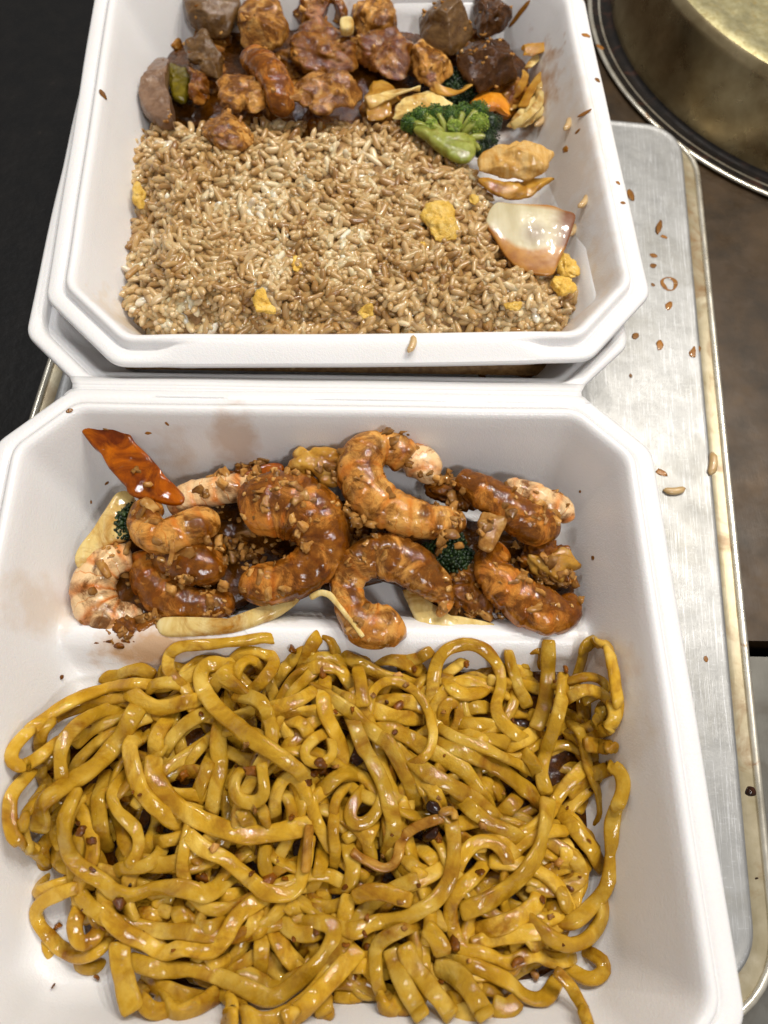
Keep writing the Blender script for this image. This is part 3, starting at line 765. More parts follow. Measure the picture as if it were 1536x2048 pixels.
pillow('onion_piece', c5([(540, 960), (640, 1000), (800, 1030), (960, 1040), (1050, 1090), (940, 1120), (740, 1090), (590, 1050), (545, 1010)]), 1.3, .22, M['onion_brown'],
       'browned outer onion layer resting on the divider ridge at the right', 'onion piece', sq=3, amp=.05, seed=16)
pillow('onion_piece', c4([(1230, 260), (1270, 195), (1320, 220), (1370, 200), (1480, 220), (1500, 300), (1500, 380), (1400, 390), (1330, 340), (1220, 320)]), 3.2, .5, M['onion_brown'],
       'sauce coated onion piece at the rear between the two large shrimp', 'onion piece', sq=2.6, amp=.1, seed=18, crease=.12, freq=1.6)
pillow('onion_piece', c5([(1060, 690), (1160, 700), (1240, 650), (1300, 690), (1320, 740), (1270, 770), (1240, 830), (1150, 800), (1080, 760)]), 2.0, .5, M['onion_brown'],
       'crumpled brown onion bit at the right end of the shrimp', 'onion piece', sq=2.2, amp=.12, seed=19, crease=.15, freq=1.8)
pillow('onion_piece', c4([(150, 1170), (230, 1140), (330, 1160), (450, 1150), (520, 1150), (500, 1195), (380, 1215), (230, 1210)]), 1.5, .3, M['crumb'],
       'dark sauce soaked onion scrap at the left front corner of the shrimp', 'onion piece', sq=2.4, amp=.1, seed=20, crease=.1, freq=2)

def broccoli(name, label, center_px, z, r, mat_b, stem_px=None, seed=0, n_fl=5, stem_z=None, squashz=.7):
    rs = np.random.RandomState(seed)
    c = at(center_px[0], center_px[1], z)
    root = link(name, None, loc=c - np.array([0, 0, r])); tag(root, label, 'broccoli'); pl = c - np.array([0, 0, r])
    if stem_px is not None:
        pillow('stem', stem_px, stem_z or z - .2, .4, M['broc_stem'], sq=2.6, amp=.08, seed=seed, parent=root, ploc=pl, crease=.08)
    for k in range(n_fl):
        a = k * 2.4 + rs.rand(); rad = r * .62 * math.sqrt((k + .4) / n_fl)
        fc = c + np.array([rad * math.cos(a), rad * math.sin(a), .1 - .35 * rad / r])
        fr = r * (.5 + .15 * rs.rand()); Vs = []; Fs = []; att = []; off = 0
        core = I2[0] * fr * .85 * np.array([1, 1, squashz]) + fc; Vs.append(core); Fs += I2[1]; off = len(core); att += [.2] * len(core)
        nb = 110
        for q in range(nb):
            ph = q * 2.39996; zz = 1 - 1.5 * (q + .5) / nb; rr2 = math.sqrt(max(0, 1 - zz * zz))
            dirv = np.array([rr2 * math.cos(ph), rr2 * math.sin(ph), zz]) * (1 + .16 * rs.randn() * .6)
            b = fc + dirv * fr * np.array([1, 1, squashz]); br = .055 + .05 * rs.rand()
            Vb = I1[0] * br * (1 + .25 * rs.randn(len(I1[0]), 1) * .5) + b; Vs.append(Vb); Fs += [[i + off for i in f] for f in I1[1]]; off += len(Vb); att += [rs.rand()] * len(Vb)
        V = np.concatenate(Vs); solid('floret', V, Fs, mat_b, root, pl, rnd=att); stamp_pts(V)
    return root
broccoli('broccoli_floret', 'small dark green broccoli floret tucked beside the left onion petal', (100 + 400 * .3906, 820 + 560 * .3906), 2.1, .75, M['broc_dark'], seed=3, n_fl=5)
broccoli('broccoli_floret', 'dark green broccoli floret under the right shrimp', (600 + 700 * .4232, 820 + 670 * .4232), 2.0, .95, M['broc_dark'], seed=4, n_fl=6)
pillow('broccoli_leaf', c4([(490, 370), (560, 375), (585, 420), (540, 430), (490, 400)]), 2.75, .12, M['green'], 'tiny green leaf scrap lying on the foot of the dark orange carrot', 'broccoli leaf', sq=2.4, amp=.05, seed=33)

def shrimp(spine, zs, mat, label, seed=0, garlic=20, flat=.88, seg=.85, tail=False, group='shrimp in brown garlic sauce'):
    """spine: (px,py,radius px) in picture points of the body axis; zs: heights of the axis (cm)"""
    S3 = np.array([(x, y, r, z) for (x, y, r), z in zip(spine, zs)], float)
    pp = catmull(S3, 3.0)
    q = at(pp[:, 0], pp[:, 1], pp[:, 3]); depth = (ray(pp[:, 0], pp[:, 1])); 
    sc = np.linalg.norm(q - CAM, axis=1) / np.linalg.norm(depth, axis=1) / FPX
    rad = pp[:, 2] * sc * 1.05
    L = np.r_[0, np.cumsum(np.linalg.norm(np.diff(q, axis=0), axis=1))]
    m = max(20, int(L[-1] / .075)); ts = np.linspace(0, L[-1], m)
    P = np.stack([np.interp(ts, L, q[:, k]) for k in range(3)], 1); r = np.interp(ts, L, rad)
    for k in range(3):
        kk = np.ones(7) / 7; P[:, k] = np.convolve(np.r_[[P[0, k]] * 3, P[:, k], [P[-1, k]] * 3], kk, 'valid')
    e0 = np.clip(ts / (r[0] * .45), 0, 1); e1 = np.clip((L[-1] - ts) / (r[-1] * 1.5 + .02), 0, 1)
    taper = np.sqrt(1 - (1 - e0) ** 2) * .85 + .15; taper2 = np.sqrt(1 - (1 - e1) ** 2) * .85 + .15
    ns = 36
    V, F, (sd, nr, tn) = sweep(P, r * taper * taper2, r * flat * taper * taper2, np.zeros(m), ns, 2.15)
    Vr = V.reshape(m, ns, 3); cen = P[:, None, :]; off = Vr - cen
    # curvature side: the belly is inside the curl, the back outside
    cv = np.gradient(tn, axis=0); out_side = -np.sign((cv * sd).sum(1)).mean()
    A = np.linspace(0, 2 * math.pi, ns, endpoint=False)
    back = np.cos(A) * out_side
    ph = (ts / seg)[:, None] + .12 * np.sin(A)[None, :] - .22 * back[None, :]
    fr = ph - np.floor(ph)
    groove = np.exp(-((fr - .62) / .055) ** 2) * -.11 + .05 * np.clip((fr - .1) / .5, 0, 1) * (fr < .62)
    gw = (.45 + .55 * (back[None, :] * .5 + .5))
    legs = np.where(back[None, :] < -.35, .05 * np.abs(np.sin(ts[:, None] * 5.5)) * (-back[None, :]), 0)
    vein = -.05 * np.exp(-((back[None, :] - .96) / .05) ** 2)
    Q = Vr.reshape(-1, 3)
    n1 = (fbm(Q * .9, seed, 4, .5) * .10).reshape(m, ns); n2 = (ridged(Q * 2.2, seed + 40, 2) * .008).reshape(m, ns)
    cr = (-.035 * np.exp(-(vnoise(Q * .9, seed + 77) / .13) ** 2)).reshape(m, ns)
    k = 1 + groove * gw + legs + vein + (n1 + n2 + cr) / np.maximum(r[:, None], .3) * .75
    Vr = cen + off * k[:, :, None]; V = Vr.reshape(-1, 3)
    stamp_pts(V); stamp_pts(V + (GR, 0, 0)); stamp_pts(V + (0, GR, 0))
    over = np.clip(fbm(V * .35, seed + 5, 2) * .5 + .5, 0, 1)
    o, cc = solid('shrimp', V, F, mat, rnd=(seed * .37) % 1, attrs={'seg': fr.reshape(-1), 'over': over})
    tag(o, label, 'shrimp', group); o_data[o.name] = (V, F, cc)
    if garlic: scatter_on(o, GAR, garlic, seed=seed, smin=.45, smax=1.5)
    return o
def p4(P): return [(100 + x * .3906, 820 + y * .3906, r * .3906) for x, y, r in P]
def p5(P): return [(600 + x * .4232, 820 + y * .4232, r * .4232) for x, y, r in P]
# left group, far ones first
for _k, (P_, z_, lab_) in enumerate([(c4([(560, 640), (700, 620), (860, 640), (900, 720), (860, 820), (700, 840), (580, 780)]), 1.9, 'sauced garlic and onion clump in the hollow of the left group'),
                     (c4([(930, 640), (1050, 700), (1180, 680), (1240, 740), (1150, 800), (980, 800), (900, 740)]), 1.3, 'sauced onion clump inside the curl of the largest shrimp'),
                     (c4([(280, 1040), (420, 1080), (560, 1060), (540, 1150), (400, 1190), (250, 1160)]), 1.5, 'saucy onion clump at the front left below the leftmost shrimp'),
                     (c5([(200, 440), (330, 470), (420, 560), (350, 620), (230, 600), (150, 520)]), 2.0, 'sauced garlic clump between the large shrimp and the C shaped one'),
                     (c5([(720, 700), (840, 660), (900, 760), (940, 900), (860, 980), (740, 920), (690, 800)]), 1.6, 'dark saucy onion clump between the arch shrimp and the right front one'),
                     (c5([(1060, 640), (1200, 620), (1290, 700), (1270, 830), (1150, 820), (1050, 740)]), 1.7, 'saucy onion clump at the right end under the shrimp'),
                     (c5([(640, 330), (760, 360), (860, 440), (800, 470), (660, 430), (600, 380)]), 2.1, 'sauced garlic clump in the bend of the C shaped shrimp'),
                     (c4([(760, 380), (900, 330), (980, 290), (1060, 280), (1150, 300), (1100, 380), (900, 420)]), 2.2, 'heap of minced garlic in sauce behind the pale shrimp')]):
    _o = pillow('sauced_clump', P_, z_, .45, M['crumb'], lab_, 'onion and garlic', amp=.16, freq=2.2, seed=610 + _k, crease=.16, ridge=.08, N=80, kr=20)
    scatter_on(_o, GAR, 30, seed=620 + _k, smin=.5, smax=1.5)
shrimp(p4([(600, 500, 60), (700, 455, 75), (820, 425, 75), (950, 400, 70), (1080, 370, 50)]), [2.0, 2.2, 2.4, 2.5, 2.4], M['shrimp_pale'], 'pale yellow shrimp back behind the big sauced shrimp at the left', seed=31, garlic=3)
shrimp(p4([(470, 730, 70), (500, 850, 90), (570, 950, 95), (700, 1000, 90), (830, 1000, 85), (960, 980, 60)]), [1.5, 1.6, 1.6, 1.5, 1.4, 1.3], M['shrimp_sauced'], 'dark sauced shrimp curled under the left group behind the onion strip', seed=32, garlic=16)
shrimp(p4([(430, 740, 70), (300, 780, 90), (230, 870, 100), (220, 960, 105), (270, 1050, 105), (370, 1080, 90), (500, 1060, 75)]), [1.9, 1.9, 1.8, 1.6, 1.4, 1.3, 1.3], M['shrimp_pale'], 'leftmost shrimp, curled, pinkish orange at its outer end', seed=33, garlic=12)
shrimp(p4([(560, 470, 55), (490, 530, 80), (500, 620, 88), (590, 650, 92), (690, 610, 95), (790, 580, 92), (880, 570, 70)]), [2.3, 2.5, 2.7, 2.8, 2.8, 2.7, 2.5], M['shrimp'], 'thick light brown shrimp chunk above the leftmost shrimp', seed=34, garlic=10)
shrimp(p4([(520, 640, 50), (590, 720, 90), (700, 770, 110), (800, 800, 100), (900, 760, 70)]), [2.0, 2.1, 2.2, 2.1, 1.9], M['shrimp_sauced'], 'shrimp buried in garlic sauce in the middle of the left group', seed=41, garlic=46)
big = shrimp(p4([(1000, 540, 110), (1080, 500, 150), (1190, 480, 165), (1310, 520, 165), (1390, 620, 140), (1390, 740, 125), (1310, 830, 115), (1190, 880, 108), (1060, 895, 100), (960, 890, 70)]),
       [2.6, 2.9, 3.0, 3.0, 2.9, 2.7, 2.5, 2.3, 2.2, 2.1], M['shrimp_sauced'], 'largest shrimp, a wide sauced C with a smooth orange lower arm', seed=35, garlic=62)
# right group
shrimp(p5([(960, 370, 45), (1050, 380, 55), (1150, 430, 62), (1240, 470, 60), (1270, 540, 45)]), [2.7, 2.8, 2.7, 2.5, 2.2], M['shrimp_pale'], 'orange shrimp at the far right rear of the group', seed=36, garlic=5)
shrimp(p5([(740, 310, 50), (840, 370, 75), (950, 440, 88), (1060, 520, 95), (1160, 560, 88), (1190, 610, 60)]), [2.7, 2.8, 2.9, 2.7, 2.4, 2.0], M['shrimp_sauced'], 'straight brown shrimp with a black char spot running to the right', seed=37, garlic=14)
shrimp(p5([(960, 660, 60), (900, 720, 78), (930, 800, 92), (1010, 870, 102), (1100, 930, 106), (1200, 960, 98), (1270, 930, 72), (1250, 860, 50)]), [2.0, 2.3, 2.3, 2.2, 2.0, 1.8, 1.7, 1.7], M['shrimp_sauced'], 'plump reddish brown shrimp at the right front next to the noodles', seed=38, garlic=12)
shrimp(p5([(620, 250, 50), (580, 300, 80), (560, 350, 70), (520, 250, 85), (430, 180, 85), (330, 190, 95), (280, 290, 105), (330, 400, 105), (440, 480, 100), (560, 520, 85), (680, 530, 72), (790, 530, 55)][3:]),
       [3.3, 3.4, 3.5, 3.6, 3.5, 3.4, 3.2, 3.0, 2.8], M['shrimp'], 'orange glazed C shaped shrimp on top at the rear centre', seed=39, garlic=20)
shrimp(p5([(480, 200, 50), (560, 240, 85), (600, 300, 70), (600, 360, 45)]), [3.0, 3.1, 3.0, 2.8], M['shrimp_pale'], 'stubby yellow shrimp piece right behind the C shaped one', seed=40, garlic=6)
shrimp(p5([(470, 980, 85), (400, 1020, 105), (310, 1010, 105), (240, 930, 80), (220, 830, 75), (260, 740, 90), (350, 690, 100), (470, 710, 105), (580, 770, 95), (660, 850, 75), (690, 920, 34), (640, 980, 14)]),
       [2.0, 2.1, 2.2, 2.3, 2.4, 2.6, 2.7, 2.7, 2.5, 2.2, 2.1, 2.0], M['shrimp'], 'shrimp curled like an arch at the front centre with pointed orange tail', seed=42, garlic=26)
strand('garlic_sliver', [(x, y) for x, y in c5([(45, 890), (90, 865), (140, 870), (190, 930), (250, 1010), (300, 1080)])], .2, .16, M['onion'], limit=False, seed=77, label='thin pale garlic sliver draped over the front shrimp arm', cat='garlic', wav=.2)
strand('garlic_sliver', [(x, y) for x, y in c4([(620, 660), (630, 720), (610, 800)])], .2, .14, M['garlic'], limit=False, seed=78, label='short yellow garlic stick on the sauced left shrimp', cat='garlic')
pillow('onion_piece', c5([(840, 520), (870, 480), (930, 500), (980, 510), (950, 600), (900, 680), (840, 660), (850, 590)]), 3.2, .22, M['garlic'], 'folded yellow brown onion sliver between the two right shrimp', 'onion piece', sq=3, amp=.06, seed=46, crease=.08)
c = at(600 + 1070 * .4232, 820 + 545 * .4232, 3.55)

# loose garlic heaped around the shrimp
def loose(meshes, name, label, cat, group, px_list, smin, smax, jitter=14, seed=0, lift=.05):
    rs = np.random.RandomState(seed)
    for k, (x, y) in enumerate(px_list):
        x += rs.randn() * jitter; y += rs.randn() * jitter
        p = at(x, y, 2.5)
        for it in range(3):
            i, j = cells(p[:1], p[1:2]); p = at(x, y, H[i[0], j[0]] + lift)
        me = meshes[rs.randint(len(meshes))]; s_ = smin + (smax - smin) * rs.rand()
        o = bpy.data.objects.new(name, me); COL.objects.link(o); o.location = tuple(p * S); o.scale = (s_,) * 3
        o.rotation_euler = (rs.randn() * .5, rs.randn() * .5, rs.rand() * 6.28); tag(o, label, cat, group)
rs = np.random.RandomState(5)
pl_ = c4([(760, 860), (700, 900), (800, 930), (640, 870), (860, 900), (940, 690), (960, 740), (1000, 760), (880, 700), (1020, 290), (1080, 280), (990, 310), (1120, 300), (900, 340), (1360, 320), (1440, 340), (740, 380)]) * 3 + c5([(700, 340), (740, 420), (650, 330), (960, 480), (860, 560), (420, 120), (480, 110), (250, 490), (300, 520), (350, 560), (1060, 740), (1160, 720), (1210, 780), (650, 640), (700, 620)]) * 3
loose(GAR, 'garlic_bit', 'minced garlic bit loose in the sauce between the shrimp', 'garlic', 'minced garlic loose among the shrimp', pl_, .7, 1.4, 12, 9)

# ================================================================== NOODLES
pillow('noodle_sauce', NW * .93 + NW.mean(0) * .07, .55, .35, M['sauce'], 'dark sauce at the bottom under the noodle heap', 'sauce', amp=.1, freq=.7, seed=60, sq=3, world=True)
n1 = lambda P: [(x * .4297, 1240 + y * .4297) for x, y in P]
n2 = lambda P: [(600 + x * .4427, 1240 + y * .4427) for x, y in P]
n3 = lambda P: [(x * .4297, 1620 + y * .4297) for x, y in P]
n4 = lambda P: [(600 + x * .4427, 1620 + y * .4427) for x, y in P]
GN = 'noodles heaped in the front compartment'
LOWL = 'short sauced noodle showing in a gap of the noodle heap'
rs = np.random.RandomState(99)
# deep layers
cnt = 0; ins = poly_dist
while cnt < 125:
    p = np.array([rs.uniform(NW[:, 0].min(), NW[:, 0].max()), rs.uniform(NW[:, 1].min(), NW[:, 1].max())])
    if poly_dist(p, NW)[0] < .7: continue
    a = rs.rand() * 6.28; kc = rs.randn() * .35; pts = [p]; Ln = rs.uniform(4.5, 10)
    for k in range(int(Ln / .7)):
        kc = kc * .8 + rs.randn() * .28; a += kc * .7; q = pts[-1] + .7 * np.array([math.cos(a), math.sin(a)])
        if poly_dist(q, NW)[0] < .55:
            cdir = NW.mean(0) - pts[-1]; ta = math.atan2(cdir[1], cdir[0]); da = (ta - a + math.pi) % (2 * math.pi) - math.pi; a += np.clip(da, -1.2, 1.2)
            q = pts[-1] + .7 * np.array([math.cos(a), math.sin(a)])
        pts.append(q)
    pts = np.array(pts)
    if poly_dist(pts, NW).min() < .2: continue
    strand('noodle', pts, rs.uniform(.4, .52), .27, M['noodle'], pix=False, extra=-1.7 + .75 * cnt / 125, seed=1000 + cnt, roll_amp=.5, label='yellow noodle buried in the lower layers of the heap', group=GN)
    cnt += 1

# traced layers: (function, points, width scale, layer, label)
T = []
def N(f, P, layer=1, w=.6, label=None, roll=0.0): T.append((f(P), layer, w, label, roll))
# --- rear left quarter
N(n1, [(1320, 90), (1220, 85), (1100, 100), (960, 115), (840, 125), (785, 170), (790, 240), (840, 300), (880, 330)], 1, .5, 'noodle arching over the divider ridge at the rear left')
N(n1, [(720, 270), (660, 235), (580, 240), (500, 275), (480, 310)], 1, .7, 'broad short noodle at the rear left rim of the heap')
N(n1, [(430, 370), (560, 340), (650, 340), (430, 390), (300, 430), (210, 500), (165, 580)], 1, .5)
N(n1, [(700, 290), (600, 300), (490, 320), (350, 370), (220, 450), (110, 540), (52, 620), (75, 680), (150, 660), (240, 590), (340, 520)], 2, .52, 'thin looped noodle forming the left tip of the heap')
N(n1, [(580, 395), (470, 425), (370, 480), (300, 560), (280, 650), (290, 740), (285, 820)], 2, .55, 'bent noodle hanging down at the rear left')
N(n1, [(620, 470), (520, 520), (420, 600), (340, 680), (300, 720)], 1, .5)
N(n1, [(720, 430), (640, 470), (560, 540)], 1, .5)
N(n1, [(870, 300), (800, 290), (720, 300), (660, 330)], 1, .55)
N(n1, [(560, 310), (640, 360), (720, 405), (800, 400), (880, 375), (960, 365)], 2, .72, 'broad noodle sagging sideways at the rear left')
N(n1, [(1040, 400), (960, 430), (870, 480), (790, 560), (740, 620)], 2, .6)
N(n1, [(765, 450), (730, 540), (705, 640)], 2, .66)
N(n1, [(1080, 195), (1060, 235), (1010, 270), (980, 300)], 1, .62)
N(n1, [(1080, 290), (1110, 220), (1160, 180), (1210, 210), (1200, 250)], 1, .55)
N(n1, [(1060, 190), (1150, 140), (1230, 150), (1275, 200), (1240, 260), (1180, 300)], 1, .55)
N(n1, [(1120, 340), (1200, 370), (1245, 430), (1240, 500)], 1, .6)
N(n1, [(1250, 400), (1350, 390), (1430, 350), (1480, 300)], 1, .6)
N(n1, [(1320, 450), (1400, 480), (1440, 540), (1430, 600)], 0, .6)
N(n1, [(1536, 510), (1450, 560), (1415, 620), (1460, 665), (1536, 650)], 1, .45)
N(n1, [(975, 520), (930, 600), (880, 660), (850, 730)], 1, .45)
N(n1, [(990, 600), (960, 700), (920, 800), (895, 870)], 0, .62)
N(n1, [(1030, 440), (1015, 560), (1025, 680), (1000, 800), (980, 900), (950, 940)], 2, .68, 'wide noodle standing down the middle left of the heap')
N(n1, [(650, 520), (605, 580), (620, 680), (650, 780), (700, 850), (770, 910), (830, 970)], 2, .66, 'noodle with a long bend left of the dark diagonal one')
N(n1, [(560, 720), (520, 790), (540, 880), (610, 950), (645, 1010), (640, 1080), (590, 1150), (550, 1100)], 2, .5, 'small hooked noodle left of centre')
N(n1, [(1130, 690), (1090, 760), (1110, 830), (1180, 850), (1230, 810), (1225, 730), (1215, 660)], 2, .5, 'short U shaped noodle in the middle of the heap')
N(n1, [(1280, 950), (1280, 830), (1320, 740), (1370, 730), (1420, 800), (1430, 910)], 2, .55, 'noodle bent like an upturned U near the centre')
N(n1, [(90, 720), (55, 800), (45, 900), (60, 1000), (100, 1050)], 1, .5, 'noodle along the left edge of the heap')
N(n1, [(160, 840), (110, 930), (115, 1020), (155, 1100)], 1, .45)
N(n1, [(460, 740), (455, 850), (470, 960), (475, 1060)], 1, .6)
N(n1, [(380, 800), (330, 880), (300, 970), (260, 1050)], 1, .6)
N(n1, [(400, 860), (390, 940), (370, 1010)], 0, .5)
N(n1, [(1090, 840), (1140, 920), (1170, 990)], 0, .6)
N(n1, [(1180, 850), (1230, 900), (1230, 990)], 0, .5)
N(n1, [(1536, 770), (1460, 830), (1420, 880)], 0, .55)
N(n1, [(640, 380), (590, 500), (520, 600), (430, 690), (300, 770), (200, 850), (165, 940)], 3, .78, 'long broad noodle slanting down across the left side')
N(n1, [(1040, 200), (960, 210), (930, 270), (960, 350), (1030, 430), (1120, 510), (1230, 590), (1340, 660), (1440, 745)], 3, .72, 'brown stained noodle running diagonally over the rear left')
N(n1, [(720, 630), (715, 710), (760, 800), (830, 870), (930, 930), (1040, 970), (1150, 1000), (1300, 985), (1460, 950)], 3, .74, 'long brownish noodle sweeping to a blunt end in the centre')
# --- rear right quarter
N(n2, [(110, 30), (50, 120), (10, 200)], 1, .62)
N(n2, [(90, 40), (130, 80), (160, 140), (150, 200)], 1, .55)
N(n2, [(0, 210), (60, 175), (140, 165), (190, 200), (230, 260)], 1, .5)
N(n2, [(0, 240), (80, 210), (170, 220), (210, 270), (240, 300)], 1, .6)
N(n2, [(330, 170), (420, 175), (500, 200), (570, 230)], 1, .68)
N(n2, [(180, 140), (290, 210), (400, 260), (540, 290)], 1, .6)
N(n2, [(430, 200), (540, 170), (620, 110)], 0, .55)
N(n2, [(310, 390), (400, 430), (480, 445), (570, 430)], 1, .7)
N(n2, [(170, 320), (240, 370), (300, 380)], 1, .5)
N(n2, [(110, 280), (105, 380), (130, 460), (170, 530), (195, 610), (180, 660)], 2, .6, 'wavy noodle left of the open ring')
N(n2, [(90, 510), (30, 570), (20, 620), (80, 645), (145, 615), (140, 540), (110, 500)], 1, .42, 'small noodle loop near the centre of the heap')
N(n2, [(640, 260), (720, 200), (760, 160)], 0, .5)
N(n2, [(670, 250), (680, 300), (740, 335), (820, 325), (860, 280)], 1, .6)
N(n2, [(660, 490), (645, 420), (680, 370), (760, 365)], 1, .55)
N(n2, [(720, 425), (790, 395), (880, 395)], 1, .6)
N(n2, [(690, 450), (790, 475), (900, 485), (1000, 495)], 1, .62)
N(n2, [(750, 500), (830, 550), (880, 590)], 0, .6)
N(n2, [(1110, 470), (1010, 540), (920, 580)], 0, .6)
N(n2, [(960, 190), (1010, 190), (1080, 190)], 0, .55)
N(n2, [(1000, 270), (1080, 260)], 0, .5)
N(n2, [(1010, 130), (1090, 130), (1100, 180)], 0, .5)
N(n2, [(760, 720), (850, 740), (900, 790)], 0, .6)
N(n2, [(840, 690), (900, 760), (930, 800)], 0, .6)
N(n2, [(1000, 560), (1050, 640), (1090, 700)], 0, .55)
N(n2, [(330, 490), (400, 490), (470, 520), (560, 575), (650, 620), (740, 680), (800, 760), (870, 850)], 1, .66)
N(n2, [(470, 600), (560, 680), (680, 750), (780, 810), (860, 880), (930, 960)], 2, .7, 'noodle slanting right below the long centre one')
N(n2, [(610, 470), (700, 530), (820, 570), (920, 620), (1060, 680)], 1, .45)
N(n2, [(290, 700), (200, 690), (130, 740), (60, 790)], 1, .6)
N(n2, [(230, 720), (170, 800), (150, 880), (145, 960)], 1, .45)
N(n2, [(310, 740), (240, 830), (225, 900), (270, 925), (330, 890), (370, 810), (380, 740)], 2, .5, 'narrow noodle folded in a tight U left of the charred bit')
N(n2, [(440, 760), (470, 830), (490, 890)], 0, .5)
N(n2, [(520, 690), (600, 760), (645, 860)], 1, .62)
N(n2, [(1000, 790), (950, 840), (910, 900)], 0, .62)
N(n2, [(1220, 410), (1280, 460), (1260, 520)], 0, .5)
N(n2, [(1230, 440), (1280, 540), (1300, 660), (1350, 780), (1370, 880), (1350, 960)], 1, .5)
N(n2, [(1310, 620), (1370, 700), (1390, 760)], 1, .5)
N(n2, [(1280, 560), (1350, 570), (1420, 575)], 1, .66, 'stubby noodle end poking out at the right edge')
N(n2, [(1390, 400), (1330, 480), (1270, 500)], 0, .7)
N(n2, [(1340, 90), (1390, 120), (1410, 200), (1425, 300), (1435, 400), (1400, 480), (1340, 510)], 1, .58, 'noodle curving down the right edge of the heap')
N(n2, [(1330, 90), (1290, 120), (1275, 180), (1270, 240)], 1, .55, 'noodle loop standing at the rear right corner')
N(n2, [(1220, 345), (1290, 315), (1370, 340), (1420, 400), (1420, 450)], 2, .5)
N(n2, [(1215, 270), (1300, 255), (1370, 275), (1390, 310), (1350, 330)], 2, .42, 'slim hooked noodle at the right')
N(n2, [(1180, 850), (1230, 900), (1290, 990), (1350, 1060), (1380, 1110)], 1, .6)
N(n2, [(940, 130), (955, 210), (985, 300), (1010, 350), (1030, 400)], 2, .55, 'short upright noodle inside the rear right arch')
N(n2, [(600, 380), (600, 280), (620, 190), (670, 130), (760, 110), (840, 140), (895, 210), (910, 300), (885, 390), (920, 470), (980, 520), (1040, 540)], 3, .56, 'noodle making a tall arch at the rear right')
N(n2, [(1125, 85), (1120, 200), (1115, 320), (1090, 430), (1060, 500)], 3, .66, 'straight pale noodle beside the tall arch')
N(n2, [(1190, 240), (1185, 350), (1150, 480), (1110, 600), (1090, 700), (1120, 790)], 3, .6, 'long upright noodle right of the straight pale one')
N(n2, [(310, 410), (325, 330), (380, 280), (450, 280), (530, 330), (575, 400), (600, 490), (590, 580), (550, 630), (490, 655)], 3, .4, 'slender noodle forming an open ring')
N(n2, [(260, 210), (275, 300), (285, 400)], 3, .58, 'short noodle stub left of the open ring')
N(n2, [(330, 500), (400, 560), (450, 650), (500, 750), (530, 840)], 2, .66)
N(n2, [(600, 545), (700, 580), (800, 620), (900, 670), (990, 740), (1100, 820)], 3, .68, 'broad bright noodle slanting right from the open ring')
N(n2, [(240, 440), (270, 540), (320, 630), (370, 720), (400, 820), (425, 930), (410, 1020)], 3, .68, 'long noodle running down the centre of the heap')
N(n2, [(1380, 680), (1430, 665), (1460, 720), (1450, 800), (1420, 870), (1405, 960), (1410, 1060), (1400, 1150), (1370, 1230), (1300, 1310), (1240, 1360), (1170, 1380)], 2, .62, 'long noodle bowing around the right side of the heap')
# --- front left quarter
N(n3, [(230, 90), (195, 170), (180, 260)], 1, .6)
N(n3, [(265, 200), (270, 260), (330, 280)], 0, .5)
N(n3, [(180, 300), (165, 350), (180, 385), (330, 330)], 1, .6, 'folded noodle corner at the left edge')
N(n3, [(430, 350), (320, 370), (210, 420), (165, 480), (200, 560), (280, 640), (370, 680), (450, 655), (490, 590)], 2, .55, 'noodle circling the front left of the heap')
N(n3, [(360, 420), (345, 530), (370, 620), (430, 600), (440, 540)], 1, .55)
N(n3, [(200, 560), (220, 650), (255, 715)], 1, .6)
N(n3, [(300, 690), (390, 735), (470, 730), (530, 700)], 1, .5)
N(n3, [(490, 320), (560, 270), (660, 265), (730, 220), (740, 160)], 1, .5, 'brownish noodle curving up left of centre')
N(n3, [(690, 145), (770, 145), (855, 115)], 1, .5)
N(n3, [(830, 170), (825, 240), (810, 300)], 1, .45)
N(n3, [(870, 170), (910, 230), (980, 240)], 1, .5)
N(n3, [(620, 500), (700, 495), (770, 460)], 0, .7)
N(n3, [(800, 420), (830, 490), (870, 560)], 1, .68)
N(n3, [(880, 540), (960, 560), (1060, 530)], 1, .66)
N(n3, [(1000, 430), (1040, 490), (1060, 540)], 0, .6)
N(n3, [(980, 400), (1070, 400), (1150, 380)], 1, .5)
N(n3, [(1200, 420), (1190, 500), (1150, 570), (1090, 590)], 1, .5)
N(n3, [(1230, 350), (1290, 280), (1390, 235)], 1, .4)
N(n3, [(1250, 480), (1220, 560), (1130, 600)], 1, .5)
N(n3, [(1210, 570), (1215, 680), (1200, 800)], 1, .6)
N(n3, [(1260, 540), (1310, 630), (1370, 720), (1400, 770)], 1, .66)
N(n3, [(1270, 700), (1270, 780), (1250, 830)], 0, .5)
N(n3, [(1280, 410), (1340, 440), (1380, 480), (1350, 520)], 2, .66, 'curled noodle tip just right of the centre')
N(n3, [(1290, 490), (1350, 560), (1440, 580), (1536, 550)], 2, .6)
N(n3, [(1500, 180), (1490, 280), (1440, 380)], 1, .6)
N(n3, [(1460, 400), (1480, 500), (1500, 560)], 0, .6)
N(n3, [(1400, 620), (1470, 640), (1460, 700)], 0, .5)
N(n3, [(640, 860), (700, 930), (770, 950)], 0, .6)
N(n3, [(640, 780), (740, 820), (830, 860), (930, 890)], 1, .62)
N(n3, [(900, 700), (1000, 720), (1100, 690)], 0, .55)
N(n3, [(740, 900), (820, 950), (920, 910), (1030, 850)], 2, .7, 'pale noodle piece at the front left rim')
N(n3, [(1040, 860), (1080, 920), (1060, 990)], 1, .7)
N(n3, [(1100, 930), (1210, 990), (1330, 960), (1440, 880), (1536, 760), (1620, 680)], 2, .7, 'broad noodle curving along the front centre')
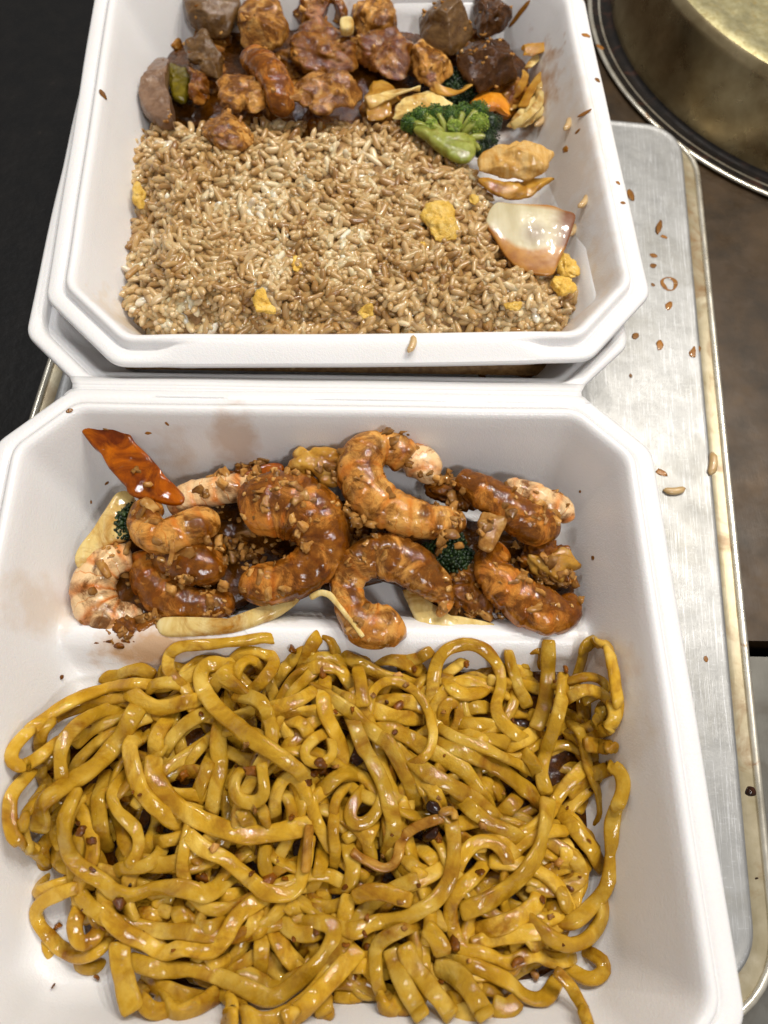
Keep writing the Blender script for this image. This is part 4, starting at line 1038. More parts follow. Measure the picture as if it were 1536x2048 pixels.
N(n3, [(320, -60), (300, 40), (300, 130), (340, 230), (420, 300), (490, 340), (530, 385), (620, 395), (720, 365), (850, 365), (960, 390), (1060, 320)], 3, .66, 'long bright noodle looping across the left side')
N(n3, [(860, 110), (950, 180), (1050, 230), (1140, 300), (1220, 370), (1300, 395), (1380, 370), (1410, 290), (1425, 200), (1440, 110)], 3, .62, 'noodle hooked like a J below the blunt brown end')
N(n3, [(470, 400), (500, 490), (580, 570), (680, 620), (760, 665), (860, 640), (980, 650), (1050, 590), (1100, 500), (1200, 420)], 3, .64, 'long wavy noodle swinging across the front left')
N(n3, [(555, 600), (560, 700), (585, 820), (625, 950)], 3, .76, 'broad noodle pointing at the front left corner')
N(n3, [(620, 720), (740, 740), (870, 740), (980, 760), (1080, 800), (1180, 850), (1270, 875), (1370, 810), (1460, 730), (1530, 640), (1560, 560), (1500, 520), (1400, 540)], 3, .62, 'longest noodle, running along the front and curling back at the centre')
# --- front right quarter
N(n4, [(730, -60), (800, 20), (900, 80), (1050, 150)], 2, .66)
N(n4, [(800, 60), (900, 140), (980, 220), (1010, 270)], 1, .66)
N(n4, [(160, -40), (150, 100), (160, 200), (140, 290)], 1, .45)
N(n4, [(200, 130), (240, 250), (220, 340), (150, 350)], 1, .6)
N(n4, [(350, 20), (300, 120), (280, 200)], 0, .66)
N(n4, [(400, -20), (410, 100), (400, 200)], 1, .6)
N(n4, [(470, 200), (520, 260), (590, 300)], 1, .6)
N(n4, [(530, 160), (590, 210), (650, 270)], 1, .62)
N(n4, [(600, 330), (520, 290), (470, 260)], 0, .55)
N(n4, [(860, 220), (800, 290), (720, 360), (680, 430), (690, 530), (730, 630), (830, 650), (940, 690), (1050, 650), (1150, 680), (1260, 660)], 2, .58, 'noodle dropping and turning right along the front right')
N(n4, [(1290, 640), (1360, 670), (1375, 730), (1310, 765), (1220, 720)], 2, .5, 'noodle loop at the front right corner')
N(n4, [(780, 340), (840, 390), (850, 440)], 0, .6)
N(n4, [(890, 400), (950, 440)], 0, .6)
N(n4, [(900, 540), (940, 600), (960, 620)], 0, .6)
N(n4, [(980, 510), (1060, 600), (1100, 630)], 1, .6)
N(n4, [(1100, 400), (1180, 460), (1230, 500)], 1, .55)
N(n4, [(1190, 110), (1215, 200), (1200, 290)], 2, .66)
N(n4, [(1190, 290), (1180, 370), (1210, 440), (1260, 460)], 1, .5)
N(n4, [(1320, 240), (1260, 290), (1220, 300)], 1, .6)
N(n4, [(1170, -10), (1230, 70), (1300, 150), (1375, 240)], 2, .64, 'noodle slanting to the right edge')
N(n4, [(560, 520), (620, 580), (650, 660)], 2, .7, 'short broad noodle end near the front centre')
N(n4, [(500, 560), (550, 640), (570, 700)], 1, .5)
N(n4, [(0, 660), (50, 610), (60, 660)], 0, .5)
N(n4, [(160, 820), (250, 840), (330, 800)], 0, .6)
N(n4, [(200, 720), (290, 700), (320, 750)], 0, .6)
N(n4, [(100, 860), (110, 930)], 0, .7)
N(n4, [(530, 530), (430, 555), (350, 610), (340, 700), (350, 790), (370, 850)], 2, .52, 'noodle bending over and hanging to the front centre')
N(n4, [(650, 840), (720, 860), (780, 830)], 1, .5)
N(n4, [(740, 940), (800, 920), (860, 940)], 2, .7)
N(n4, [(780, 790), (870, 810), (940, 820)], 1, .55)
N(n4, [(860, 880), (940, 900), (990, 850)], 2, .7, 'stub of noodle at the front right of the heap')
N(n4, [(400, 620), (440, 730), (490, 830), (560, 950)], 2, .66, 'noodle pointing to the front between two broad ones')
N(n4, [(1150, 720), (1220, 790), (1270, 880), (1310, 980)], 2, .42, 'thin tapering noodle tail trailing to the front right')
N(n4, [(690, 680), (800, 710), (930, 770), (1020, 840), (1100, 855), (1180, 790)], 2, .62, 'noodle curving under the front right loop')
N(n4, [(600, 700), (700, 740), (780, 830), (850, 950)], 3, .78, 'broad noodle angling to the front right of centre')
N(n4, [(465, 600), (510, 700), (600, 820), (695, 935)], 3, .7, 'long broad noodle pointing straight to the front')
N(n4, [(270, 610), (200, 700), (90, 820), (0, 910), (-80, 960)], 3, .76, 'broad noodle rising from the front left to the centre')
N(n4, [(1030, 480), (1110, 560), (1210, 610), (1300, 580), (1360, 500), (1390, 400)], 3, .6, 'lower strand of the doubled curve at the front right')
N(n4, [(700, 310), (730, 220), (790, 150), (870, 145), (930, 200), (970, 290)], 3, .52, 'noodle arch right of the front centre')
N(n4, [(1120, -60), (1110, 60), (1080, 180), (1010, 290), (900, 380), (810, 430), (720, 460)], 3, .76, 'very broad noodle slanting down to a blunt end')
N(n4, [(1100, 330), (1070, 420), (980, 490), (880, 530), (780, 560)], 2, .66, 'brownish noodle under the very broad one')
N(n4, [(240, 400), (300, 370), (390, 375), (470, 400), (510, 410)], 2, .6, 'short knobbly noodle left of the front centre')
N(n4, [(170, 520), (240, 550), (330, 510), (430, 500), (530, 460), (620, 400), (680, 300), (695, 190), (690, 90), (670, 10)], 3, .6, 'long noodle sweeping from the front centre up to the charred bit')
T.sort(key=lambda q: q[1])
def auto_label(P, w):
    P = np.array(P); c = P.mean(0); v = P[-1] - P[0]; Lc = np.linalg.norm(v); Lt = np.linalg.norm(np.diff(P, axis=0), axis=1).sum()
    col = ['far left', 'left', 'middle', 'right', 'far right'][int(np.clip((c[0] - 20) / 245, 0, 4))]
    row = ['rear edge', 'rear part', 'centre band', 'front part', 'front edge'][int(np.clip((c[1] - 1240) / 160, 0, 4))]
    a = abs(math.degrees(math.atan2(v[1], v[0]))) % 180
    o = 'lying crosswise' if a < 25 or a > 155 else 'pointing to the front' if 65 < a < 115 else 'slanting'
    sh = 'straight' if Lc / Lt > .96 else 'bent' if Lc / Lt > .7 else 'curled'
    wd = 'narrow' if w < .52 else 'broad' if w > .64 else 'medium wide'
    ln = 'short' if Lt < 55 else 'longer'
    return f'{ln} {sh} {wd} noodle {o}, {row} of the heap, {col}'
for k, (P, layer, w, lab, roll) in enumerate(T):
    ex = (-.9, -.4, .1, .5)[layer]
    strand('noodle', P, w * .84, .25 if layer < 3 else .26, M['noodle'], extra=ex, seed=2000 + k, roll_amp=.3, label=lab or auto_label(P, w), group=GN, tuck=(0, 0) if (lab and any(q in lab for q in ('stub', 'blunt', 'tail', 'pointing', 'straight pale', 'short', 'angling', 'rising'))) else ((.55, .55) if layer == 3 else (.8, .8)), roll0=rng.uniform(-.25, .25))
# dark onion strips among the noodles
for P, lab in ((n4([(225, 185), (290, 225), (350, 255), (400, 265), (440, 220), (460, 130), (540, 70), (650, 35)]), 'brown onion strand winding around the charred bit'),
               (n4([(620, 20), (690, 0), (700, 50)]), 'small orange brown onion end standing by the charred bit'),
               (n3([(1440, 60), (1430, 180), (1420, 300)]), 'brown onion strand lying down the centre of the noodles')):
    strand('onion_strand', P, .34, .22, M['onion_brown'], extra=.75, seed=len(P) * 7, label=lab, cat='onion strand', roll_amp=.5)
pp = n1([(1200, 640), (1180, 680), (240, 680), (250, 740), (880, 720), (1460, 720), (1480, 690), (1350, 150), (1500, 270)]) + n2([(100, 700), (130, 680), (230, 420), (740, 240), (1190, 220), (1290, 770), (60, 720), (450, 360), (480, 240)]) + \
     n3([(390, 120), (560, 430), (290, 520), (940, 290), (1200, 270), (1330, 330), (1250, 330), (700, 90), (1430, 500), (410, 130), (500, 550)]) + n4([(300, 320), (270, 330), (620, 90), (600, 130), (700, 600), (940, 680), (310, 600), (290, 620), (820, 260), (1220, 350), (1100, 410)])
loose(CRU, 'sauce_clot', 'small dark brown clot of garlic sauce caught among the noodles', 'sauce clot', 'clots of sauce among the noodles', pp, .5, 1.5, 9, 21)
loose(CRU, 'sauce_clot', 'small dark brown clot of garlic sauce caught among the noodles', 'sauce clot', 'clots of sauce among the noodles', [(rs.uniform(80, 1200), rs.uniform(1330, 1990)) for _ in range(34)], .3, .7, 0, 22)
loose(GAR, 'garlic_bit', 'small garlic bit stuck on top of the noodles', 'garlic', 'garlic bits on the noodles', [(rs.uniform(120, 1180), rs.uniform(1340, 1960)) for _ in range(26)], .5, 1.0, 0, 23)
loose(CHA[:1], 'charred_bit', 'shiny black charred bit on the noodles right of the centre', 'charred bit', None, n2([(600, 850)]), 1.4, 1.4, 0, 24)
loose(CHA[1:2], 'charred_bit', 'second black charred clump just below the shiny one on the noodles', 'charred bit', None, n4([(590, 105)]), 1.5, 1.5, 0, 25)
loose(CHA[2:3], 'charred_bit', 'tiny black speck on the long bright noodle at the left', 'charred bit', None, n3([(605, 352)]), .4, .4, 0, 26)

# ================================================================== CONTAINER B: rice
RP = np.array([(262, 262), (400, 258), (540, 250), (800, 250), (860, 290), (930, 330), (965, 380), (1000, 440), (1030, 500), (1090, 530), (1150, 590), (1120, 650), (1010, 668), (800, 670), (600, 668), (430, 660), (320, 648), (255, 600), (268, 480), (288, 440), (266, 350)], float)
RW = at(RP[:, 0], RP[:, 1], 3.2)[:, :2]
def rice_z(x, y):
    d = poly_dist(np.c_[x, y], RW); yl = (np.c_[x, y] - [BX, BY]) @ dirB
    return 2.55 + 1.35 * sstep((d + .1) / 2.2) + .75 * sstep((3.4 - yl) / 2.2) + .16 * fbm(np.c_[x * .55, y * .55, 0 * x], 5, 3) + .13 * fbm(np.c_[x * 1.5, y * 1.5, 0 * x], 8, 2)
gx = np.linspace(RW[:, 0].min() - .3, RW[:, 0].max() + .3, 90); gy = np.linspace(RW[:, 1].min() - .3, RW[:, 1].max() + .3, 60)
XX, YY = np.meshgrid(gx, gy, indexing='ij'); dd = poly_dist(np.c_[XX.ravel(), YY.ravel()], RW)
ZZ = rice_z(XX.ravel(), YY.ravel()) - .10 - 2.5 * (1 - sstep((dd + .2) / .5))
V = np.c_[XX.ravel(), YY.ravel(), np.maximum(ZZ, .9)]; n_ = len(gy)
F = [[i * n_ + j, (i + 1) * n_ + j, (i + 1) * n_ + j + 1, i * n_ + j + 1] for i in range(89) for j in range(59)]
rb = link('rice_bed', me_from('rice_bed', V, F), M['rice_bed']); tag(rb, 'dense brown inside of the fried rice mound in the rear container', 'rice', kind='stuff')
stamp_pts(np.c_[XX.ravel(), YY.ravel(), ZZ])
ii, jj = cells(XX.ravel(), YY.ravel())
for a in range(-3, 4):
    for b in range(-3, 4):
        np.maximum.at(H, (np.clip(ii + a, 0, NX - 1), np.clip(jj + b, 0, NY - 1)), ZZ + .2)

def grain_mesh(k):
    m, ns = 9, 8; ts = np.linspace(-1, 1, m); r = np.sqrt(np.maximum(0, 1 - np.abs(ts) ** 3.6)) * .125 + .02
    bend = (.03 + .05 * ((k * .37) % 1)) * (ts ** 2); Ln = .36 + .09 * ((k * .53) % 1)
    A = np.linspace(0, 2 * math.pi, ns, endpoint=False)
    V = np.array([[t_ * Ln, r_ * math.cos(a) + b_, r_ * math.sin(a) * .82] for t_, r_, b_ in zip(ts, r, bend) for a in A])
    V += .008 * fbm(V * 6 + k * 3, k, 2)[:, None]
    F = [[i * ns + j, i * ns + (j + 1) % ns, (i + 1) * ns + (j + 1) % ns, (i + 1) * ns + j] for i in range(m - 1) for j in range(ns)]
    F += [list(range(ns))[::-1], list(range((m - 1) * ns, m * ns))]; return V, F
GRN = [grain_mesh(k) for k in range(8)]
rs = np.random.RandomState(12); G = []
lo, hi = RP.min(0), RP.max(0)
while len(G) < 3500:
    p = np.array([rs.uniform(lo[0] - 6, hi[0] + 6), rs.uniform(lo[1] - 6, hi[1] + 6)])
    if poly_dist(p, RP)[0] < -5 * rs.rand(): continue
    G.append(p)
nG = len(G)
while len(G) < nG + 700:
    k = rs.randint(len(RP)); a_, b_ = RP[k], RP[(k + 1) % len(RP)]
    if a_[1] < 262 and b_[1] < 262 and rs.rand() < .5: continue
    G.append(a_ + (b_ - a_) * rs.rand() + rs.randn(2) * 4)
G = np.array(G); q = at(G[:, 0], G[:, 1], 3.4)
for it in range(3): q = at(G[:, 0], G[:, 1], rice_z(q[:, 0], q[:, 1]))
zt = q[:, 2] + rs.randn(len(q)) * .07 - .02
zt += .16 * np.clip(vnoise(np.c_[q[:, 0] * 1.6, q[:, 1] * 1.6, q[:, 0] * 0], 77), -1, 1)
zt[nG:] = .9 + (zt[nG:] - .9) * rs.rand(len(G) - nG) ** .6
sv = q.copy(); q = at(G[:, 0], G[:, 1], zt); q[nG:, :2] = sv[nG:, :2]
size_rank = np.argsort(-(zt - rice_z(q[:, 0], q[:, 1])) * 2 + np.linalg.norm(q - CAM, axis=1) * .02)
RT = .46 + .24 * fbm(np.c_[q[:, 0] * .8, q[:, 1] * .8, q[:, 0] * 0], 31, 3)
GM = []
for k in range(24):
    V, F = GRN[k % 8]; me = me_from('rice_grain', V, F, rnd=k / 23); me.materials.append(M['rice']); GM.append(me)
solo = set(size_rank[:290].tolist()); Vs = []; Fs = []; At = []; off = 0
for k in range(len(q)):
    rot = Euler((rs.rand() * 6.28, rs.randn() * .42, rs.rand() * 6.28)); sc = rs.uniform(.98, 1.25)
    if k in solo:
        o = bpy.data.objects.new('rice_grain', GM[int(np.clip((RT[k] + .17 * rs.randn()) * 23, 0, 23))]); COL.objects.link(o); o.location = tuple(q[k] * S); o.rotation_euler = rot; o.scale = (sc,) * 3
        tag(o, 'brown fried rice grain lying loose on top of the rice mound', 'rice grain', 'fried rice grains on the mound')
    else:
        V, F = GRN[rs.randint(8)]; Vr = (V * sc) @ np.array(rot.to_matrix()).T + q[k]
        Vs.append(Vr); Fs += [[i + off for i in f] for f in F]; off += len(Vr); At += [float(np.clip(RT[k] + .17 * rs.randn(), 0, 1))] * len(Vr)
o = link('fried_rice', me_from('fried_rice', np.concatenate(Vs), Fs, rnd=At), M['rice']); tag(o, 'mound of brown fried rice filling the front of the rear container', 'rice', kind='stuff')
stamp_pts(q + (0, 0, .06))

# stray grains
def stray(px, py, label, ang, s_=1.0, k=13):
    p, nrm = hit(px, py); o = bpy.data.objects.new('rice_grain', GM[k]); COL.objects.link(o); o.location = tuple((p + nrm * .09) * S)
    o.rotation_euler = (0, 0, ang); o.scale = (s_,) * 3; tag(o, label, 'rice grain', 'stray rice grains')
stray(825, 690, 'single rice grain on the front rim tab of the rear container', 1.3)
stray(1172, 405, 'rice grain stuck high on the right wall beside the onion petal', 1.0, 1.1)
stray(1150, 462, 'rice grain on the right wall close to the onion petal corner', 1.1)
stray(1348, 984, 'rice grain on the tray right of the front container', .1, 1.2)
stray(1425, 930, 'rice grain at the inner edge of the tray rim', 1.3, 1.4)
stray(1140, 250, 'pale rice grain on the bare foam floor by the chicken', 1.2, 1.1)
stray(1085, 245, 'rice grain at the wall foot right of the browned onion', .9, 1.1)

MB_ = lambda P: [(680 + x * .3255, y * .3255) for x, y in P]
MA_ = lambda P: [(240 + x * .2995, y * .2995) for x, y in P]
MC_ = lambda P: [(800 + x * .293, 240 + y * .293) for x, y in P]
M1_ = lambda P: [(200 + x * .651, y * .651) for x, y in P]
# egg
eg = [(M1_([(1010, 630), (1050, 615), (1090, 650), (1110, 700), (1090, 740), (1040, 740), (1010, 700), (985, 660)]), 4.2, .42, 'large yellow egg curd on the right half of the rice'),
      (M1_([(470, 900), (500, 885), (520, 920), (545, 960), (510, 975), (475, 960)]), 4.3, .3, 'yellow egg piece near the front rim left of centre'),
      (M1_([(100, 570), (125, 565), (140, 610), (135, 640), (110, 630)]), 3.0, .3, 'egg bit at the left edge of the rice'),
      (M1_([(235, 700), (260, 680), (280, 700), (255, 730), (240, 730)]), 3.7, .2, 'small egg bit on the left part of the rice'),
      (M1_([(575, 790), (615, 790), (620, 830), (590, 825)]), 4.0, .16, 'small pale egg bit in the middle of the rice'),
      (M1_([(790, 950), (820, 930), (850, 965), (820, 980), (795, 970)]), 4.5, .2, 'pale egg crumb near the front rim'),
      (M1_([(970, 760), (1000, 750), (1005, 800), (980, 800)]), 3.9, .2, 'egg crumb below the large curd'),
      (M1_([(1240, 935), (1290, 925), (1300, 950), (1250, 955)]), 4.2, .15, 'orange egg sliver near the front right'),
      (M1_([(1410, 790), (1440, 780), (1470, 815), (1460, 850), (1420, 850)]), 3.2, .35, 'bright egg curd against the right wall'),
      (M1_([(1380, 865), (1450, 860), (1455, 895), (1400, 905)]), 3.3, .3, 'second egg curd just in front at the right wall'),
      (M1_([(1130, 600), (1160, 595), (1155, 620), (1135, 622)]), 3.85, .12, 'tiny egg crumb between the big curd and the onion')]
for k, (P, z, th, lab) in enumerate(eg): pillow('egg_piece', P, z, th, M['egg'], lab, 'egg', 'scrambled egg bits in the rice', sq=2.0, amp=.13, freq=2.6, seed=200 + k, crease=.10, ridge=.03, N=56, kr=14, cuts=4)

# ================================================================== CONTAINER B: stir-fry
pillow('sauce_puddle', M1_([(230, 380), (200, 200), (300, 60), (500, -60), (900, -60), (1250, 0), (1320, 200), (1300, 330), (1150, 400), (900, 390), (600, 400)]), 1.7, .7, M['sauce'], 'dark sauce pooled under the meat in the rear container', 'sauce', amp=.2, freq=.8, seed=70, sq=2.4)
GD = 'meat pieces in the rear container'
def meat(name, P, z, th, mat, label, cat, seed, **k):
    d = dict(sq=2.5, amp=.13, freq=1.6, crease=.08, ridge=.04, N=96, kr=22, cuts=9); d.update(k)
    return pillow(name, P, z, th, M[mat], label, cat, seed=seed, **d)
rs = np.random.RandomState(31)
# filler lumps low in the pile
for k, (x, y, r) in enumerate([(330, 60, 90), (430, 150, 90), (560, 60, 90), (600, 150, 100), (720, 110, 100), (760, 40, 90), (850, 130, 100), (920, 80, 90), (1000, 180, 80), (500, 230, 70), (640, 260, 70), (760, 230, 70), (420, 90, 80), (690, 190, 80)]):
    P = [(x + r * (1 + .25 * rs.randn()) * math.cos(a) * .75, y + r * (1 + .2 * rs.randn()) * math.sin(a) * .55) for a in np.linspace(0, 6.28, 10)[:-1]]
    meat('chicken_piece', P, 2.0, .9, 'chicken_dark', 'sauce covered chicken piece deep in the meat pile', 'chicken', 400 + k)['group'] = 'chicken pieces deep in the meat pile'
broccoli('broccoli_floret', 'dark broccoli floret shadowed under the beef cubes', (680 + 720 * .3255, 520 * .3255), 2.5, 1.1, M['broc_dark'], seed=14, n_fl=5)
meat('onion_piece', MB_([(1100, 290), (1180, 275), (1270, 258), (1285, 275), (1250, 320), (1130, 350)]), 3.2, .2, 'onion_brown', 'thin browned onion tip pointing right from the dark beef', 'onion piece', 421, amp=.05)
meat('onion_piece', MB_([(1000, 530), (1080, 480), (1130, 460), (1160, 560), (1120, 640), (1040, 690), (960, 640)]), 2.0, .3, 'onion_brown', 'brown onion layer behind the pale carrot disc', 'onion piece', 422, amp=.06)
meat('onion_piece', MB_([(1180, 580), (1230, 510), (1290, 455), (1350, 430), (1370, 450), (1320, 510), (1290, 560), (1260, 620), (1200, 660)]), 2.6, .25, 'onion', 'upright pale onion strip at the right wall', 'onion piece', 423, amp=.05, tilt=(.25, .1))
meat('onion_piece', MB_([(1270, 620), (1290, 560), (1350, 490), (1400, 500), (1390, 530), (1340, 600), (1280, 650)]), 2.4, .25, 'onion_brown', 'browned frayed onion end against the right wall', 'onion piece', 424, amp=.1)
meat('onion_piece', MB_([(1010, 770), (1090, 690), (1180, 610), (1240, 560), (1260, 600), (1255, 690), (1180, 770), (1090, 775)]), 2.2, .3, 'onion', 'cream coloured onion wedge right of the green broccoli', 'onion piece', 425, amp=.05, tilt=(.2, 0))
meat('carrot_slice', MB_([(780, 600), (850, 560), (930, 550), (1010, 580), (1050, 640), (1045, 710), (960, 680), (860, 670)]), 2.7, .25, 'carrot_pale', 'pale orange carrot disc behind the green broccoli', 'carrot slice', 426, sq=4, amp=.03)
meat('onion_piece', MB_([(320, 730), (340, 650), (400, 600), (480, 570), (580, 560), (690, 585), (790, 640), (700, 665), (600, 680), (480, 690), (390, 715)]), 3.3, .3, 'onion', 'cream curved onion slice lying above the rice edge', 'onion piece', 427, amp=.05, bowl=-.05)
meat('onion_piece', MB_([(170, 520), (300, 500), (420, 540), (420, 590), (330, 640), (300, 720), (180, 740), (150, 640)]), 2.9, .3, 'onion_brown', 'flat amber onion layer in front of the glazed chicken', 'onion piece', 428, amp=.06)
def broc2():
    c = at(900, 250, 2.8); root = link('broccoli_floret', None, loc=c); tag(root, 'bright green broccoli with thick pale stem at the corner of the rice', 'broccoli')
    pillow('stem', MB_([(440, 800), (520, 770), (620, 830), (720, 840), (810, 850), (835, 930), (790, 1005), (700, 990), (620, 945), (540, 870)]), 3.2, .4, M['broc_stem'], sq=2.6, amp=.08, seed=81, parent=root, ploc=c, crease=.06)
    rr_ = np.random.RandomState(8)
    for fx, fy, fr, z, mt in ((430, 760, 60, 3.2, 'broc_bud'), (500, 715, 62, 3.35, 'broc_bud'), (590, 700, 58, 3.4, 'broc_bud'), (680, 710, 66, 3.5, 'broc_bud'), (760, 690, 55, 3.5, 'broc_bud'), (850, 680, 62, 3.55, 'broc_bud'),
                              (850, 760, 62, 3.55, 'broc_lime'), (930, 760, 66, 3.2, 'broc_dark'), (910, 860, 70, 3.1, 'broc_dark'), (870, 930, 50, 2.9, 'broc_dark'), (700, 775, 45, 3.5, 'broc_lime'), (560, 775, 42, 3.4, 'broc_lime')):
        p = at(680 + fx * .3255, fy * .3255, z); r = fr * .3255 / 45
        b0 = at(680 + (fx * .35 + 690 * .65) * .3255, (880 * .7 + fy * .3) * .3255, 3.1)
        ts_ = np.linspace(0, 1, 14); P3 = b0 + (p - b0) * ts_[:, None] + np.c_[0 * ts_, 0 * ts_, .25 * np.sin(ts_ * 3.14)]
        V, F, _ = sweep(P3, .15 + .10 * ts_ ** 3, .13 + .09 * ts_ ** 3, np.zeros(14), 10, 2.2)
        V += .03 * fbm(V * 3, 7, 2)[:, None]; solid('branch', V, F, M['broc_stem'], root, c, rnd=.3)
        Vs = [I2[0] * r * .8 * (1 + .2 * fbm(I2[0] * 2 + fx, 3, 2))[:, None] + p]; Fs = list(I2[1]); off = len(I2[0]); a_ = [.3] * off
        for q_ in range(210):
            ph = q_ * 2.39996; zz = 1 - 1.6 * (q_ + .5) / 210; r2 = math.sqrt(max(0, 1 - zz * zz)); dr_ = np.array([r2 * math.cos(ph), r2 * math.sin(ph), zz * .85])
            b = p + dr_ * r * (1 + .22 * vnoise(dr_ * 2.2 + fx)) * (1 + .06 * rr_.randn())
            Vb = I1[0] * (.028 + .03 * rr_.rand()) + b; Vs.append(Vb); Fs += [[i + off for i in f] for f in I1[1]]; off += len(Vb); a_ += [rr_.rand()] * len(Vb)
        V = np.concatenate(Vs); solid('floret', V, Fs, M[mt], root, c, rnd=a_); stamp_pts(V)
broc2()
meat('green_slice', MA_([(320, 390), (390, 430), (450, 490), (480, 590), (440, 680), (380, 680), (340, 620), (320, 500)]), 2.7, .3, 'green', 'olive green vegetable slice beside the left beef piece', 'vegetable slice', 430)
meat('beef_piece', MA_([(430, -30), (432, 40), (450, 110), (520, 170), (560, 215), (640, 240), (720, 235), (745, 160), (800, 90), (820, 0), (800, -60), (500, -60)]), 3.4, 1.0, 'beef', 'gray brown beef chunk with flat cut face at the top left', 'beef', 431, sq=4.5, amp=.07, crease=.04)
meat('beef_piece', MA_([(280, 325), (210, 350), (165, 400), (150, 500), (130, 600), (150, 740), (200, 800), (270, 845), (340, 850), (395, 830), (400, 790), (355, 700), (325, 600), (335, 450), (315, 370)]), 2.9, .9, 'beef_gray', 'purplish gray beef slice leaning on the left wall', 'beef', 432, amp=.1, crease=.08)
g = meat('beef_piece', MA_([(540, 205), (450, 280), (450, 380), (520, 450), (580, 500), (700, 530), (730, 450), (680, 390), (620, 320), (600, 240)]), 3.2, .6, 'beef', 'small folded gray beef strip between the left beef pieces', 'beef', 433, crease=.15)
meat('chicken_piece', MA_([(430, 460), (500, 440), (570, 490), (620, 600), (610, 700), (520, 700), (460, 640), (480, 560)]), 3.0, .5, 'chicken_dark', 'brown folded chicken scrap right of the olive slice', 'chicken', 434, crease=.16)
meat('chicken_piece', MA_([(1110, -60), (1100, 30), (1150, 100), (1250, 150), (1350, 140), (1420, 60), (1480, 130), (1536, 120), (1536, -60)]), 3.2, .9, 'chicken_dark', 'dark glazed chicken chunk at the top centre of the photo', 'chicken', 435)
k1 = meat('chicken_piece', M1_([(590, 190), (585, 130), (640, 80), (740, 70), (800, 110), (830, 160), (790, 230), (700, 240), (640, 220)]), 3.2, .8, 'chicken_dark', 'ragged sauced chicken chunk in the centre of the pile', 'chicken', 436, crease=.2, freq=1.8)
meat('chicken_piece', M1_([(780, -20), (770, 60), (800, 110), (870, 100), (915, 70), (880, 0), (860, -40)]), 3.3, .8, 'chicken', 'orange brown chicken piece left of the bare foam gap', 'chicken', 437, crease=.12)
meat('chicken_piece', MA_([(830, -20), (770, 60), (735, 160), (725, 250), (780, 310), (900, 330), (1010, 320), (1090, 270), (1130, 190), (1090, 80), (1060, -20), (950, -60)]), 3.9, 1.0, 'chicken', 'large shiny golden chicken piece on top at the left', 'chicken', 438, crease=.08, amp=.1)
k2 = meat('chicken_piece', MB_([(60, 250), (200, 200), (340, 190), (420, 230), (470, 300), (430, 360), (420, 480), (300, 480), (200, 420), (100, 400)]), 3.3, .7, 'chicken_dark', 'flat red brown chicken slab in the middle right', 'chicken', 439, crease=.14)
meat('chicken_piece', MB_([(430, 350), (470, 290), (540, 280), (620, 325), (690, 390), (695, 440), (660, 510), (600, 548), (510, 520), (440, 450)]), 3.5, .7, 'chicken', 'orange chicken chunk with crumbly surface below the beef cube', 'chicken', 440)
pillow('tofu_cube', M1_([(738, 68), (774, 66), (776, 98), (742, 102)]), 4.0, .3, M['onion'], 'tiny cream cube on the central chicken chunk', 'garlic', sq=5, amp=.03, seed=441, N=32, kr=8)
meat('beef_piece', MB_([(830, 20), (900, -30), (980, 0), (1035, 60), (1040, 150), (1000, 200), (900, 215), (835, 190), (810, 110)]), 3.7, .8, 'beef_dark', 'saucy beef chunk at the top right corner of the pile', 'beef', 442, sq=3)
b3 = meat('beef_piece', MB_([(715, 340), (760, 270), (860, 225), (960, 230), (1060, 260), (1115, 320), (1120, 440), (1050, 490), (950, 530), (900, 560), (830, 530), (740, 440)]), 3.3, .9, 'beef_dark', 'darkest glossy beef chunk at the right of the pile', 'beef', 443, sq=3)
b1 = meat('beef_piece', MB_([(510, 10), (470, 110), (435, 205), (500, 250), (600, 285), (690, 300), (760, 260), (810, 220), (835, 120), (800, 40), (680, 0), (580, -30)]), 4.0, 1.0, 'beef', 'squarish brown beef cube with saucy top', 'beef', 444, sq=4.2, amp=.06, crease=.03)
for b, n_ in ((b1, 12), (b3, 14), (k1, 8), (k2, 6)): scatter_on(b, GAR, n_, seed=n_, smin=.5, smax=1.0)
for _o in [o for o in bpy.data.objects if o.name.startswith(('chicken_piece', 'beef_piece')) and o.name in o_data]:
    scatter_on(_o, GAR + CRU[:3], 7, seed=hash(len(o_data[_o.name][0])) % 50 + int(abs(o_data[_o.name][2][0]) * 10), smin=.35, smax=1.0)
def pM(f, P): return [tuple(f([(x, y)])[0]) + (r,) for x, y, r in P]
shrimp(pM(MA_, [(860, 370, 22), (930, 420, 28), (1010, 500, 30), (1060, 600, 30), (1080, 700, 26), (1070, 790, 20)]), [3.9, 4.1, 4.2, 4.1, 3.9, 3.6], M['shrimp_sauced'], 'brown shrimp curving down to the rice in the rear container', seed=51, garlic=4, group=None)
meat('chicken_piece', MA_([(625, 570), (700, 520), (790, 500), (880, 520), (970, 560), (1010, 640), (970, 740), (900, 760), (830, 700), (780, 740), (700, 730), (610, 725)]), 3.9, .6, 'chicken', 'arched light brown chicken piece just left of the curved shrimp', 'chicken', 445, crease=.14)
meat('chicken_piece', M1_([(575, 250), (600, 205), (650, 195), (700, 215), (750, 205), (800, 240), (822, 290), (800, 325), (740, 320), (690, 345), (640, 335), (600, 300)]), 4.0, .6, 'chicken', 'crumpled tan chicken piece right of the curved shrimp', 'chicken', 446, crease=.22, freq=1.7)
k3 = meat('chicken_piece', MA_([(520, 870), (570, 810), (650, 760), (760, 750), (830, 800), (880, 880), (900, 960), (800, 1010), (690, 1010), (600, 950)]), 4.2, .6, 'chicken', 'round chicken piece resting on the rear left of the rice', 'chicken', 447)
scatter_on(k3, GAR, 12, seed=9, smin=.5, smax=1.0)
